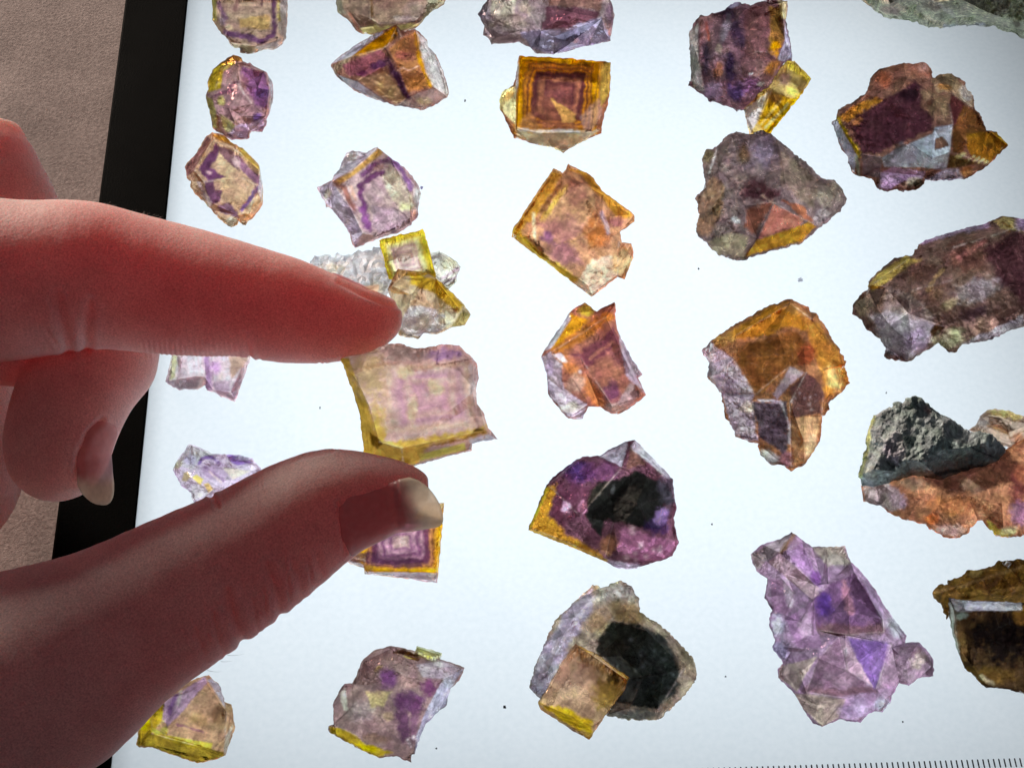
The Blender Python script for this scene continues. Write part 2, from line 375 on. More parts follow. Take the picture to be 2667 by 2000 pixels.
def build_part(name, sp, R, parent, seed):
    """A crystal or lump. sp['out'] = outline [(x,y[,h])], sp['ridge'] = crystal edges [[(x,y,h)..]..]; h = share of sp['H'] (mm),
    x,y as read in a magnified view R = (x0, y0, magnification)."""
    x0, y0, k = R; H = sp['H']; z0 = sp.get('z', 0.0); step = sp.get('step', 3.2)
    def conv(q): return np.array([[x0 + p[0] / k, y0 + p[1] / k, p[2] if len(p) > 2 else np.nan] for p in q], float)
    out = conv(sp['out']); ys = out[:, 1]; lo, hi = ys.min(), ys.max()
    t = (ys - lo) / (hi - lo + 1e-6)
    e0, e1 = sp.get('edge', (0.55, 0.08))
    out[:, 2] = np.where(np.isnan(out[:, 2]), e0 + (e1 - e0) * t, out[:, 2])
    if ((out[:, 0] * np.roll(out[:, 1], -1) - np.roll(out[:, 0], -1) * out[:, 1]).sum()) < 0: out = out[::-1]
    ridges = [conv(r) for r in sp.get('ridge', ())]
    rg = np.random.RandomState(seed)
    # loose facet points
    cen = out[:, :2].mean(0); loose = []
    size = max(np.ptp(out[:, 0]), np.ptp(out[:, 1]))
    for _ in range(sp.get('facets', 0) * 12):
        if len(loose) >= sp.get('facets', 0): break
        q = np.array([rg.uniform(out[:, 0].min(), out[:, 0].max()), rg.uniform(out[:, 1].min(), out[:, 1].max())])
        if not inside(q[None], out)[0]: continue
        d = line_dist(q[None], out, True)[0]
        if d < size * min(0.05, sp.get('fsep', 1)): continue
        if any(np.linalg.norm(q - o[:2]) < size * sp.get('fsep', 0.10) for o in loose): continue
        if any(line_dist(q[None], r)[0] < size * 0.07 for r in ridges): continue
        tt = (q[1] - lo) / (hi - lo); eb = e0 + (e1 - e0) * tt
        dome = min(1.0, d / (size * 0.22)); hh = eb + (1.0 - eb) * (1 - (1 - dome) ** 2) * sp.get('dome', 0.9) + rg.uniform(-1, 1) * sp.get('fj', 0.14)
        loose.append(np.array([q[0], q[1], hh]))
    # coarse facets
    vs = [out] + ridges + ([np.array(loose)] if loose else []); allv = np.concatenate(vs); ed = []; b = len(out)
    for r in ridges:
        ed += [(b + i, b + i + 1) for i in range(len(r) - 1)]; b += len(r)
    cv, ce, cf, ov, oe, of_ = delaunay_2d_cdt([Vector(p[:2]) for p in allv], ed, [list(range(len(out)))], 1, 0.01)
    cp = np.array([[v.x, v.y] for v in cv]); ch = np.empty(len(cp))
    for i, o in enumerate(ov):
        if o: ch[i] = allv[o[0], 2]
        else:
            d = np.linalg.norm(allv[:, :2] - cp[i], axis=1); j = np.argsort(d)[:3]; ch[i] = (allv[j, 2] / (d[j] + 1e-3)).sum() / (1 / (d[j] + 1e-3)).sum()
    # fine mesh: points on a jittered grid inside every coarse facet, crystal edges kept
    def dens_edges():
        P = []; E = []; idx = {}
        def vid(p):
            key = (round(p[0], 2), round(p[1], 2))
            if key not in idx: idx[key] = len(P); P.append(p)
            return idx[key]
        for (i, j) in ce:
            a = np.array([*cp[i], ch[i]]); bb = np.array([*cp[j], ch[j]]); q = densify(np.array([a, bb]), step)
            ids = [vid(p) for p in q]; E += list(zip(ids[:-1], ids[1:]))
        return P, E
    P, E = dens_edges()
    gx, gy = np.meshgrid(np.arange(out[:, 0].min(), out[:, 0].max(), step), np.arange(out[:, 1].min(), out[:, 1].max(), step))
    g = np.stack([gx.ravel(), gy.ravel()], 1); g += rg.uniform(-.3, .3, g.shape) * step
    for f in cf:
        a, b2, c = cp[f[0]], cp[f[1]], cp[f[2]]
        mn = np.minimum(np.minimum(a, b2), c); mx = np.maximum(np.maximum(a, b2), c)
        q = g[(g >= mn).all(1) & (g <= mx).all(1)]
        if not len(q): continue
        den = (b2[1] - c[1]) * (a[0] - c[0]) + (c[0] - b2[0]) * (a[1] - c[1])
        if abs(den) < 1e-6: continue
        l1 = ((b2[1] - c[1]) * (q[:, 0] - c[0]) + (c[0] - b2[0]) * (q[:, 1] - c[1])) / den
        l2 = ((c[1] - a[1]) * (q[:, 0] - c[0]) + (a[0] - c[0]) * (q[:, 1] - c[1])) / den
        l3 = 1 - l1 - l2; m = (l1 > .02) & (l2 > .02) & (l3 > .02)
        hh = l1 * ch[f[0]] + l2 * ch[f[1]] + l3 * ch[f[2]]
        P += [np.array([*qq, h]) for qq, h in zip(q[m], hh[m])]
    P = np.array(P)
    ol = out[:, :2]
    # outline order for the face constraint
    ring = []
    key = {(round(p[0], 2), round(p[1], 2)): i for i, p in enumerate(P)}
    fv, fe, ff, fo, _, _ = delaunay_2d_cdt([Vector(p[:2]) for p in P], E, [], 0, 1e-4)
    fp = np.array([[v.x, v.y] for v in fv]); fh = np.array([P[o[0], 2] if o else np.nan for o in fo])
    bad = np.isnan(fh)
    for i in np.where(bad)[0]:
        d = np.linalg.norm(P[:, :2] - fp[i], axis=1); fh[i] = P[d.argmin(), 2]
    T = np.array([f for f in ff if len(f) == 3]); cen3 = fp[T].mean(1); T = T[inside(cen3, ol)]
    A = fp[T[:, 1]] - fp[T[:, 0]]; B = fp[T[:, 2]] - fp[T[:, 0]]; ar = A[:, 0] * B[:, 1] - A[:, 1] * B[:, 0]
    T = T[np.abs(ar) > 1e-3]; ar = ar[np.abs(ar) > 1e-3]
    T[ar > 0] = T[ar > 0][:, ::-1]                   # image y points down: make the visible side face the viewer
    used = np.unique(T); rm = -np.ones(len(fp), int); rm[used] = np.arange(len(used)); T = rm[T]; fp = fp[used]; fh = fh[used]
    # light and shade painted per facet by its slope; uneven surface and chipped outline
    fv = sp.get('facet_shade', 0.42 if sp.get('facets', 0) > 7 else 0.2); fac = np.ones(len(T)); ctr = fp[T].mean(1); rgf = np.random.RandomState(seed + 3)
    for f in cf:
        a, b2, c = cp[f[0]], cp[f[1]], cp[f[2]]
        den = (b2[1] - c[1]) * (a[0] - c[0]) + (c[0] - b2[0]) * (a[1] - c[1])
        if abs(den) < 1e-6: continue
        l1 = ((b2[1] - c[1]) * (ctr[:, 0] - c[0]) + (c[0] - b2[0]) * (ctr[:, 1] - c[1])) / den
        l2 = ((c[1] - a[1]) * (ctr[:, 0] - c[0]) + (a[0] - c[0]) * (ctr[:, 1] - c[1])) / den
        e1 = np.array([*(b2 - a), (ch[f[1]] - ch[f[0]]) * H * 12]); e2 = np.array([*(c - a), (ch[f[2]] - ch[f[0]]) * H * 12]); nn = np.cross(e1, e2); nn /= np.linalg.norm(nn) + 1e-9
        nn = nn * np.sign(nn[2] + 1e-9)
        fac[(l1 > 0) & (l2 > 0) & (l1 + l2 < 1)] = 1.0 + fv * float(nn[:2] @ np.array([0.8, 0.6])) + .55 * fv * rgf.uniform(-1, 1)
    rough = sp.get('rough', 0.03); jag = sp.get('jag', 1.2)
    rmap = np.ones(len(fp))
    for (poly, amt, soft) in sp.get('roughmap', ()):
        q = conv(poly); d = line_dist(fp, q, True); s = np.where(inside(fp, q), d, -d); w = smooth(-soft, soft, s); rmap = rmap * (1 - w) + amt * w
    h = fh * H + rmap * rough * H * (fbm(fp[:, 0] / 26, fp[:, 1] / 26, seed, 3) * 1.2 + 0.5 * fbm(fp[:, 0] / 8, fp[:, 1] / 8, seed + 5, 3))
    d_out = line_dist(fp, ol, True)
    # cleavage steps: small terraces
    st = sp.get('steps')
    if st:
        ang, per, amp = st; u = (fp[:, 0] * math.cos(math.radians(ang)) + fp[:, 1] * math.sin(math.radians(ang))) / per + 1.4 * fbm(fp[:, 0] / 45, fp[:, 1] / 45, seed + 8)
        h = h + H * amp * ((np.floor(u) * 0.618) % 1.0 - 0.5) * smooth(2, 12, d_out)
    rim = sp.get('rim', 7.0); h = h - sp.get('drop', 0.9) * (1 - np.sqrt(np.clip(1 - (1 - np.minimum(d_out / rim, 1)) ** 2, 0, 1)))
    h = np.maximum(h, 0.15)
    jw = np.exp(-(d_out / 7.0) ** 2) * jag
    jx = fbm(fp[:, 0] / 9, fp[:, 1] / 9, seed + 20, 3) * 2.2; jy = fbm(fp[:, 0] / 9, fp[:, 1] / 9, seed + 21, 3) * 2.2
    pxs = fp[:, 0] + jw * jx; pys = fp[:, 1] + jw * jy
    front = unproj(pxs, pys, z0 + h)
    # the far side: a flattened underside standing on the pad
    ed_cnt = {}
    for f in T:
        for i in range(3):
            e = (f[i], f[(i + 1) % 3]); ed_cnt[e] = ed_cnt.get(e, 0) + 1
    bnd = set()
    for (i, j) in ed_cnt:
        if (j, i) not in ed_cnt: bnd.add(i); bnd.add(j)
    isb = np.zeros(len(fp), bool); isb[list(bnd)] = True
    c0 = front.mean(0); back = front.copy()
    ins = smooth(0, 14, d_out)
    base_z = z0 + 0.12 + np.maximum(0, 0.25 * fbm(fp[:, 0] / 30, fp[:, 1] / 30, seed + 30))
    back[:, 2] = np.minimum(front[:, 2] * (1 - ins) + base_z * ins, front[:, 2] - 0.02)
    cen2 = fp.mean(0); ray = unproj(cen2[0] + (fp[:, 0] - cen2[0]) * .97, cen2[1] + (fp[:, 1] - cen2[1]) * .97, back[:, 2])
    todo = np.ones(len(fp), bool)
    for al in (0.0, 0.2, 0.4, 0.6, 0.8, 1.0):       # straight down where the body allows it, else sloping in under it
        q = front + (ray - front) * al; q[:, 2] = back[:, 2]
        u, v, _ = project(q); P2 = np.stack([u, v], 1)
        okk = todo & ((inside(P2, ol) & (line_dist(P2, ol, True) > 2.5)) | (al == 1.0))
        back[okk] = q[okk]; todo &= ~okk
    bid = np.full(len(fp), -1); nb = np.where(~isb)[0]; bid[nb] = len(fp) + np.arange(len(nb)); bid[isb] = np.where(isb)[0]
    V = np.concatenate([front, back[nb]])
    Tb = bid[T][:, ::-1]
    keep = ~isb[T].all(1)
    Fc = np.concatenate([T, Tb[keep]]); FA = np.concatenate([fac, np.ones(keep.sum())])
    auto = []  # bright and dark edge lines painted in, standing in for refraction at edges
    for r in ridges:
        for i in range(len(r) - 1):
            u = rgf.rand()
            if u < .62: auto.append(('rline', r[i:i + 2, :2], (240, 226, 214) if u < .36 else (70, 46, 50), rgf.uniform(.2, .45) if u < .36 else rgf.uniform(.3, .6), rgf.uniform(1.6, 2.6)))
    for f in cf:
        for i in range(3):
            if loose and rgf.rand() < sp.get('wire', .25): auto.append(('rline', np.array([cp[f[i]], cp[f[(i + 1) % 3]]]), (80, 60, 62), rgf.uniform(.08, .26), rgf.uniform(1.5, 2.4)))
    el = [(np.linalg.norm(r[i + 1, :2] - r[i, :2]), math.degrees(math.atan2(r[i + 1, 1] - r[i, 1], r[i + 1, 0] - r[i, 0]))) for r in ridges for i in range(len(r) - 1)]
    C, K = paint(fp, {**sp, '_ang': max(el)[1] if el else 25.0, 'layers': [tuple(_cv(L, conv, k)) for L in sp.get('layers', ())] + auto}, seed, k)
    Cb = 1 - (1 - C[nb]) * sp.get('under', 0.12); Kb = np.maximum(K[nb], 0.0)
    o = new_mesh(name, V, Fc, mat(sp.get('mat', 'fluor')), None, sp.get('smooth', False), {'tint': np.concatenate([C, Cb]), 'clear': np.concatenate([K, Kb])})
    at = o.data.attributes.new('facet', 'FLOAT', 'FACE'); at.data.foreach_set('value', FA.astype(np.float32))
    return o, c0
def _cv(L, conv, k):
    L = list(L)
    if L[0] in ('poly', 'line'): L[1] = conv(L[1])[:, :2]; L[4] = L[4] / k
    elif L[0] == 'blob':
        x, y, rx, ry, d = L[1]; q = conv([(x, y)])[0]; L[1] = (q[0], q[1], rx / k, ry / k, d)
    elif L[0] == 'zone': L[1] = conv(L[1])[:, :2]
    elif L[0] == 'speck':
        x, y, r = L[1]; q = conv([(x, y)])[0]; L[1] = (q[0], q[1], r / k); L[3] = L[3] / k
    return L
_seed = [100]
def stone(name, label, cat, R, parts, group='mineral specimens laid out on the light pad'):
    objs = []
    for pn, sp in parts:
        _seed[0] += 37; objs.append(build_part(pn, sp, R, None, _seed[0]))
    allc = np.array([c for _, c in objs]); base = allc.mean(0)
    mz = min(sp.get('z', 0.0) for _, sp in parts); base = np.array([base[0], base[1], mz])
    if len(objs) == 1:
        o = objs[0][0]; o.name = name; o.data.name = name; origin_to(o, base); root = o
    else:
        root = bpy.data.objects.new(name, None); col.objects.link(root); root.location = base * MM; root.empty_display_size = 0.005
        for o, c in objs:
            origin_to(o, base); o.location = (0, 0, 0); o.parent = root
    tag(root, label, cat, group)
    return root
# ------------------------------------------------------------------ the specimens; pale side faces = clear outer fluorite plus painted-in light (points read in magnified views of the photograph)
G_S = 'specimens in the column beside the black border'
G_B = 'specimens in the second column'
G_C = 'specimens in the middle column'
G_D = 'specimens in the fourth column'
G_E = 'large specimens by the far right end'
stone('zoned_fluorite', 'rounded tan and purple fluorite next to the black border, cut off at the top', 'fluorite', (520, 0, 7.373), [('crystal', dict(H=8, rough=.02,
 out=[(240,-300),(235,0),(250,250),(238,390),(300,480),(370,590),(470,700),(520,760),(600,890),(700,925),(770,945),(770,1015),(850,1030),(940,1045),(1050,1020),(1130,990),(1290,955),(1420,965),(1480,940),(1600,840),(1660,740),(1670,500),(1680,340),(1695,150),(1690,-300)],
 ridge=[[(350,-250,1),(330,100,1),(520,600,.8),(600,820,.65),(1100,880,.6),(1500,740,.75),(1520,430,.95),(1560,-250,1)],[(520,600,.8),(480,690,.4)],[(1100,880,.6),(1130,980,.1)]],
 base=(190,162,142), layers=[
 ('poly',[(230,-300),(360,-300),(320,200),(330,420),(238,390)],(172,164,96),.9,20),
 ('poly',[(1560,-300),(1700,-300),(1680,340),(1670,740),(1480,940),(1300,930),(1500,760),(1525,430)],(172,166,162),.92,10),
 ('line',[(1440,-200),(1430,300),(1420,560),(1390,690),(1150,800)],(92,56,90),.92,60),
 ('line',[(1530,-200),(1525,380)],(218,194,126),.95,30),
 ('line',[(520,640),(700,690),(950,720),(1150,810)],(108,70,112),.9,66),
 ('line',[(350,60),(430,250),(510,350)],(122,86,118),.85,62),
 ('poly',[(760,350),(1350,300),(1350,560),(760,540)],(205,168,110),.8,45),
 ('line',[(560,-100),(560,300)],(212,190,160),.7,40),('line',[(700,-80),(690,180)],(146,104,104),.7,50),
 ('blob',(920,0,100,55,0),(98,62,28),.95),('line',[(1190,-80),(1190,110)],(92,50,70),.9,22),
 ('blob',(430,430,60,120,-30),(176,156,178),.7),('blob',(570,540,80,60,0),(220,205,160),.8),
 ('poly',[(600,820),(800,860),(1100,920),(1000,1040),(620,890)],(204,202,172),.75,30),
 ('poly',[(1080,900),(1300,860),(1500,800),(1560,850),(1440,960),(1130,985)],(200,204,206),.8,25)]))], G_S)
stone('zoned_fluorite', 'lumpy purple fluorite with a yellow left side, touching the crystal below it', 'fluorite', (500, 140, 7.373), [('crystal', dict(H=9, rough=.03, facets=8,
 out=[(795,15,.8),(960,85),(985,155),(1070,190),(1110,170),(1190,240),(1390,340),(1450,390),(1530,520),(1560,600),(1560,850),(1530,1000),(1490,1150),(1430,1260),(1420,1370),(1360,1500),(1140,1495),(1090,1620),(1050,1650),(780,1655),(640,1610),(560,1550),(450,1480),(395,1420),(360,1250),(320,1050),(262,820),(290,740),(325,690),(305,560),(350,430),(400,310),(540,190)],
 ridge=[[(560,230,.7),(850,200,.95),(1380,350,.9),(1480,700,.9),(1420,1200,.7),(1120,1480,.4)],[(850,200,.95),(930,600,1),(1150,980,.9),(1420,1200,.7)],[(560,230,.7),(480,560,.8),(400,840,.7),(470,1130,.6),(830,1500,.3)],[(930,600,1),(480,560,.8)]],
 base=(178,142,142), layers=[
 ('poly',[(400,310),(540,190),(800,160),(830,220),(600,320),(560,660),(300,760),(305,560)],(200,176,56),.92,25),
 ('blob',(690,240,120,60,-20),(242,218,136),.9),
 ('poly',[(540,190),(795,15),(960,85),(985,155),(830,150),(600,220)],(178,126,60),.9,12),
 ('poly',[(950,250),(1380,350),(1480,700),(1450,1100),(1200,1000),(960,500)],(138,90,132),.88,50),
 ('line',[(860,215),(1090,235)],(128,70,64),.9,22),
 ('blob',(1350,760,170,110,0),(112,82,134),.85),('blob',(1250,1230,95,85,0),(106,76,138),.85),
 ('blob',(1000,560,90,150,0),(122,82,74),.65),
 ('line',[(400,840),(650,740),(740,720)],(106,66,86),.88,46),('blob',(780,590,95,50,-20),(112,66,86),.85),
 ('line',[(920,640),(1000,770),(1140,950)],(228,198,190),.9,24),
 ('blob',(540,930,85,85,0),(228,212,134),.9),
 ('poly',[(530,1160),(690,1240),(840,1400),(800,1520),(640,1500),(590,1350)],(238,224,164),.92,20),
 ('line',[(490,1200),(500,1400),(540,1530)],(140,90,40),.85,18),
 ('line',[(1490,450),(1535,650),(1535,900),(1490,1100)],(170,166,170),.9,36),
 ('poly',[(830,1400),(1100,1330),(1400,1250),(1370,1480),(1130,1480),(1060,1640),(700,1620)],(204,184,210),.85,30),
 ('poly',[(262,820),(400,900),(470,1130),(480,1450),(395,1420)],(174,164,94),.85,25)]))], G_S)
stone('zoned_fluorite', 'pink and purple zoned fluorite with pale core, just above the pointing index finger', 'fluorite', (450, 360, 7.373), [('crystal', dict(H=8, rough=.02,
 out=[(759,-105,.9),(900,-85),(1000,-30),(1140,100),(1220,120),(1270,170),(1350,190),(1450,300),(1640,490),(1670,560),(1700,700),(1730,900),(1725,1270),(1620,1430),(1500,1560),(1440,1600),(1400,1680),(1330,1670),(1270,1590),(1240,1660),(1120,1720),(1010,1650),(900,1560),(740,1380),(590,1220),(430,1080),(345,950),(345,830),(270,760),(230,560),(290,460),(400,360),(450,290),(540,120),(650,-30)],
 ridge=[[(760,60,1),(420,630,.9),(600,850,.8),(730,1240,.6),(1240,1480,.4)],[(760,60,1),(1220,230,.95),(1660,620,.8),(1690,920,.7),(1700,1200,.5)],[(1600,910,.95),(1350,780,1),(980,300,1)],[(1600,910,.95),(1480,1450,.5),(1250,1500,.35)],[(1350,780,1),(900,800,1),(600,850,.8)]],
 base=(216,182,150), layers=[
 ('poly',[(650,-30),(760,40),(420,640),(260,740),(230,560),(400,360)],(172,120,120),.9,15),
 ('line',[(700,90),(500,460)],(120,72,60),.85,16),('line',[(750,60),(600,330),(430,620)],(206,156,114),.95,20),
 ('poly',[(700,-60),(960,-60),(1250,190),(1000,100)],(204,154,64),.92,30),
 ('poly',[(1230,190),(1350,190),(1670,560),(1640,620),(1450,470)],(210,174,84),.92,20),
 ('poly',[(820,100),(900,220),(830,400),(740,560),(860,680),(1010,750),(700,840),(500,620)],(108,60,106),.93,30),
 ('poly',[(830,140),(1180,260),(1150,420),(1330,640),(1300,660),(900,330)],(112,76,92),.9,30),
 ('poly',[(1160,320),(1280,330),(1500,600),(1680,720),(1680,900),(1560,850),(1300,620)],(154,108,140),.9,25),
 ('blob',(1220,450,70,130,-30),(220,186,190),.85),('line',[(400,650),(560,850)],(176,116,76),.85,18),
 ('poly',[(620,850),(780,830),(830,1000),(960,1000),(900,1250),(760,1280),(620,950)],(102,60,96),.92,30),
 ('blob',(860,940,60,85,0),(210,164,150),.9),('blob',(690,670,60,40,30),(230,195,190),.7),
 ('poly',[(850,1330),(1080,1230),(1250,1420),(1300,1560),(1150,1500),(900,1420)],(128,92,124),.88,30),
 ('line',[(1640,950),(1500,1150),(1330,1380)],(116,86,148),.92,46),
 ('poly',[(1690,560),(1735,900),(1700,1250),(1640,1000)],(222,222,228),.85,12),
 ('poly',[(1700,1210),(1560,1450),(1430,1350),(1640,1060)],(228,214,180),.88,12),
 ('poly',[(1000,1600),(1120,1500),(1250,1580),(1120,1720)],(208,208,190),.9,20),
 ('blob',(1430,1500,90,40,20),(112,92,58),.85),('line',[(480,860),(600,1050),(720,1300)],(204,188,194),.65,40)]))], G_S)
stone('zoned_fluorite', 'pale lilac notched fluorite poking out from under the index finger', 'fluorite', (400, 900, 7.373), [('crystal', dict(H=7, mat='clear', rough=.02,
 out=[(430,-250,.6),(300,420),(222,690),(270,740),(500,855),(830,850),(1005,770),(1020,865),(1140,890),(1300,980),(1570,1085),(1650,850),(1860,250),(1950,-150)],
 ridge=[[(430,-150,1),(480,640,.9),(820,590,.9),(980,600,.7)],[(980,600,.7),(1010,-150,.8)],[(1150,860,.4),(1130,300,1),(1130,-150,1)],[(1700,400,.9),(1480,900,.5),(1160,860,.4)]],
 base=(228,208,210), layers=[
 ('line',[(420,250),(360,600)],(242,228,174),.9,50),('line',[(560,240),(480,640)],(190,160,175),.7,16),
 ('line',[(1020,200),(1060,800)],(164,128,170),.85,70),('blob',(1200,400,130,140,0),(194,154,196),.85),
 ('poly',[(1450,200),(1830,200),(1650,500),(1500,600)],(198,168,142),.85,40),
 ('poly',[(230,690),(480,650),(820,590),(980,650),(820,840),(500,850)],(164,160,170),.88,12),
 ('line',[(820,840),(960,620)],(238,234,238),.9,15),('blob',(1280,620,60,120,20),(228,212,200),.7),
 ('poly',[(1160,720),(1700,600),(1570,1080),(1160,870)],(174,154,170),.75,40),
 ('line',[(1650,480),(1480,760),(1470,930)],(228,218,218),.8,26)]))], G_S)
stone('zoned_fluorite', 'broken clear and violet fluorite chip with a yellow corner, half covered by the thumb', 'fluorite', (430, 1140, 7.373), [('crystal', dict(H=7, mat='clear', rough=.04, facets=5,
 out=[(465,118,.7),(580,150),(700,200),(920,310),(1000,295),(1170,325),(1440,330),(1500,345),(1660,390),(1740,490),(1850,575),(1800,800),(1500,1100),(1000,1300),(560,1250),(495,1130),(500,1050),(290,910),(240,780),(140,620),(190,490),(330,290)],
 ridge=[[(500,160,.8),(850,330,.8),(620,560,.9),(350,680,.7),(190,560,.5)],[(850,330,.8),(1150,330,.8),(1330,600,.9),(1640,640,.7)],[(500,760,.9),(700,900,.8),(860,1060,.6)],[(350,680,.7),(500,760,.9),(620,560,.9),(1330,600,.9)]],
 base=(210,198,212), layers=[
 ('poly',[(465,118),(920,310),(650,450),(500,620),(190,500)],(210,214,210),.8,20),('blob',(480,420,120,140,0),(194,188,212),.8),
 ('blob',(250,520,70,110,40),(220,218,190),.9),('line',[(500,160),(520,300)],(120,115,120),.5,14),
 ('line',[(640,500),(720,400),(900,370),(1050,500)],(106,70,144),.85,36),
 ('poly',[(620,560),(1050,480),(1330,600),(1100,850),(900,800)],(182,162,184),.85,40),
 ('line',[(760,560),(1130,820)],(152,122,158),.8,26),('line',[(850,640),(1080,860)],(228,208,200),.8,20),
 ('poly',[(1180,340),(1400,340),(1660,470),(1400,540),(1250,460)],(152,120,190),.92,25),('blob',(1500,390,140,50,5),(192,196,208),.85),
 ('poly',[(510,760),(600,700),(740,790),(680,920)],(238,208,114),.92,12),('poly',[(740,880),(830,860),(930,980),(830,1060)],(238,198,124),.92,12),
 ('poly',[(310,820),(360,670),(430,650),(500,760),(400,840)],(168,148,104),.88,20),
 ('poly',[(1100,570),(1330,590),(1640,640),(1300,800)],(228,218,198),.82,20),('line',[(1100,550),(1330,600),(1500,550)],(108,92,98),.8,8),
 ('poly',[(500,900),(700,920),(840,1080),(520,1200)],(228,222,222),.9,20)]))], G_S)
stone('zoned_fluorite', 'tan fluorite cube with thick yellow edges, emerging under the base of the thumb', 'fluorite', (200, 1700, 5.53), [('crystal', dict(H=9, rough=.015,
 out=[(1810,330,.75),(1900,312,.75),(1950,370),(2050,440),(2130,700),(2229,739),(2248,858),(2255,950),(2282,1061),(2240,1190),(2140,1470),(2000,1530),(1820,1575),(1730,1582),(1620,1550),(1430,1480),(1200,1400),(1080,1350),(900,1360),(860,1320),(890,1100),(905,1000),(950,800),(1250,560)],
 ridge=[[(1850,400,.95),(2150,850,.95),(2140,1200,.9),(1940,1390,.85),(1300,1180,.88),(1080,1050,.85),(1070,850,.85)],[(1080,1150,.55),(1700,1320,.5),(2110,1440,.45)],[(1080,1050,.85),(880,1340,.15)]],
 base=(194,160,128), layers=[
 ('poly',[(905,1000),(1250,720),(1240,950),(1080,1150),(900,1340)],(218,188,64),.92,15),('blob',(1000,1010,80,90,0),(238,204,54),.9),
 ('poly',[(1250,720),(1850,330),(1880,420),(1680,640),(1480,900),(1300,1050),(1240,950)],(198,168,194),.88,20),
 ('poly',[(1070,1050),(1300,1180),(1950,1300),(1940,1400),(1500,1330),(1100,1160)],(228,208,94),.92,12),
 ('poly',[(890,1150),(1100,1160),(1700,1330),(2120,1420),(2130,1480),(1730,1582),(1430,1480),(1080,1350),(870,1330)],(156,134,48),.92,10),
 ('line',[(1440,620),(1330,870)],(126,90,138),.88,36),('line',[(1500,560),(1460,740)],(205,200,185),.8,20),
 ('poly',[(1880,380),(1950,370),(2060,460),(2130,700),(2140,800)],(188,184,194),.88,12),
 ('blob',(2030,900,120,160,0),(154,118,88),.75),('line',[(1440,1030),(1820,1130)],(150,108,116),.85,18),
 ('blob',(1750,950,160,120,0),(200,165,115),.6),('blob',(1260,1110,60,60,0),(178,172,88),.85),('line',[(1140,1050),(1270,970)],(242,228,154),.9,7),
 ('poly',[(2140,1200),(2260,1000),(2160,1450),(2110,1440)],(195,198,185),.7,10)]))], G_S)
# second column
stone('smoky_fluorite', 'brownish glassy fluorite slab with a greenish lower rim, cut off at the top', 'fluorite', (850, 0, 6.144), [('crystal', dict(H=8, rough=.03,
 out=[(150,-300),(155,60),(185,200),(260,280),(320,300),(380,360),(470,490),(560,540),(630,545),(740,560),(850,560),(1200,520),(1420,460),(1520,370),(1640,230),(1880,80),(1905,0),(1910,-300)],
 ridge=[[(200,-200,1),(330,150,.9),(560,450,.6),(740,430,.6),(840,390,.6),(1500,350,.6),(1850,20,.8)],[(690,-200,1),(700,300,.9),(840,390,.6)],[(740,430,.6),(740,540,.1)]],
 base=(168,142,122), layers=[
 ('blob',(600,80,200,200,0),(138,112,102),.8),('poly',[(155,-300),(260,-300),(260,150),(330,260),(185,200)],(172,170,146),.85,25),
 ('line',[(705,-100),(722,250)],(104,74,34),.88,30),('blob',(1100,60,350,120,0),(154,122,108),.8),('blob',(1500,150,250,120,0),(172,150,140),.7),
 ('poly',[(1050,270),(1550,250),(1500,340),(1100,360)],(196,176,170),.75,25),
 ('poly',[(560,450),(720,400),(860,450),(1500,380),(1430,450),(740,550),(600,530)],(212,206,138),.9,30),
 ('line',[(370,220),(470,400),(550,520)],(166,106,86),.85,18),('line',[(850,380),(1500,350)],(122,98,98),.8,14),
 ('poly',[(1750,-300),(1910,-300),(1880,80),(1500,370),(1560,200)],(172,172,146),.85,40),('poly',[(725,290),(860,450),(800,420)],(228,220,180),.8,10)]))], G_B)
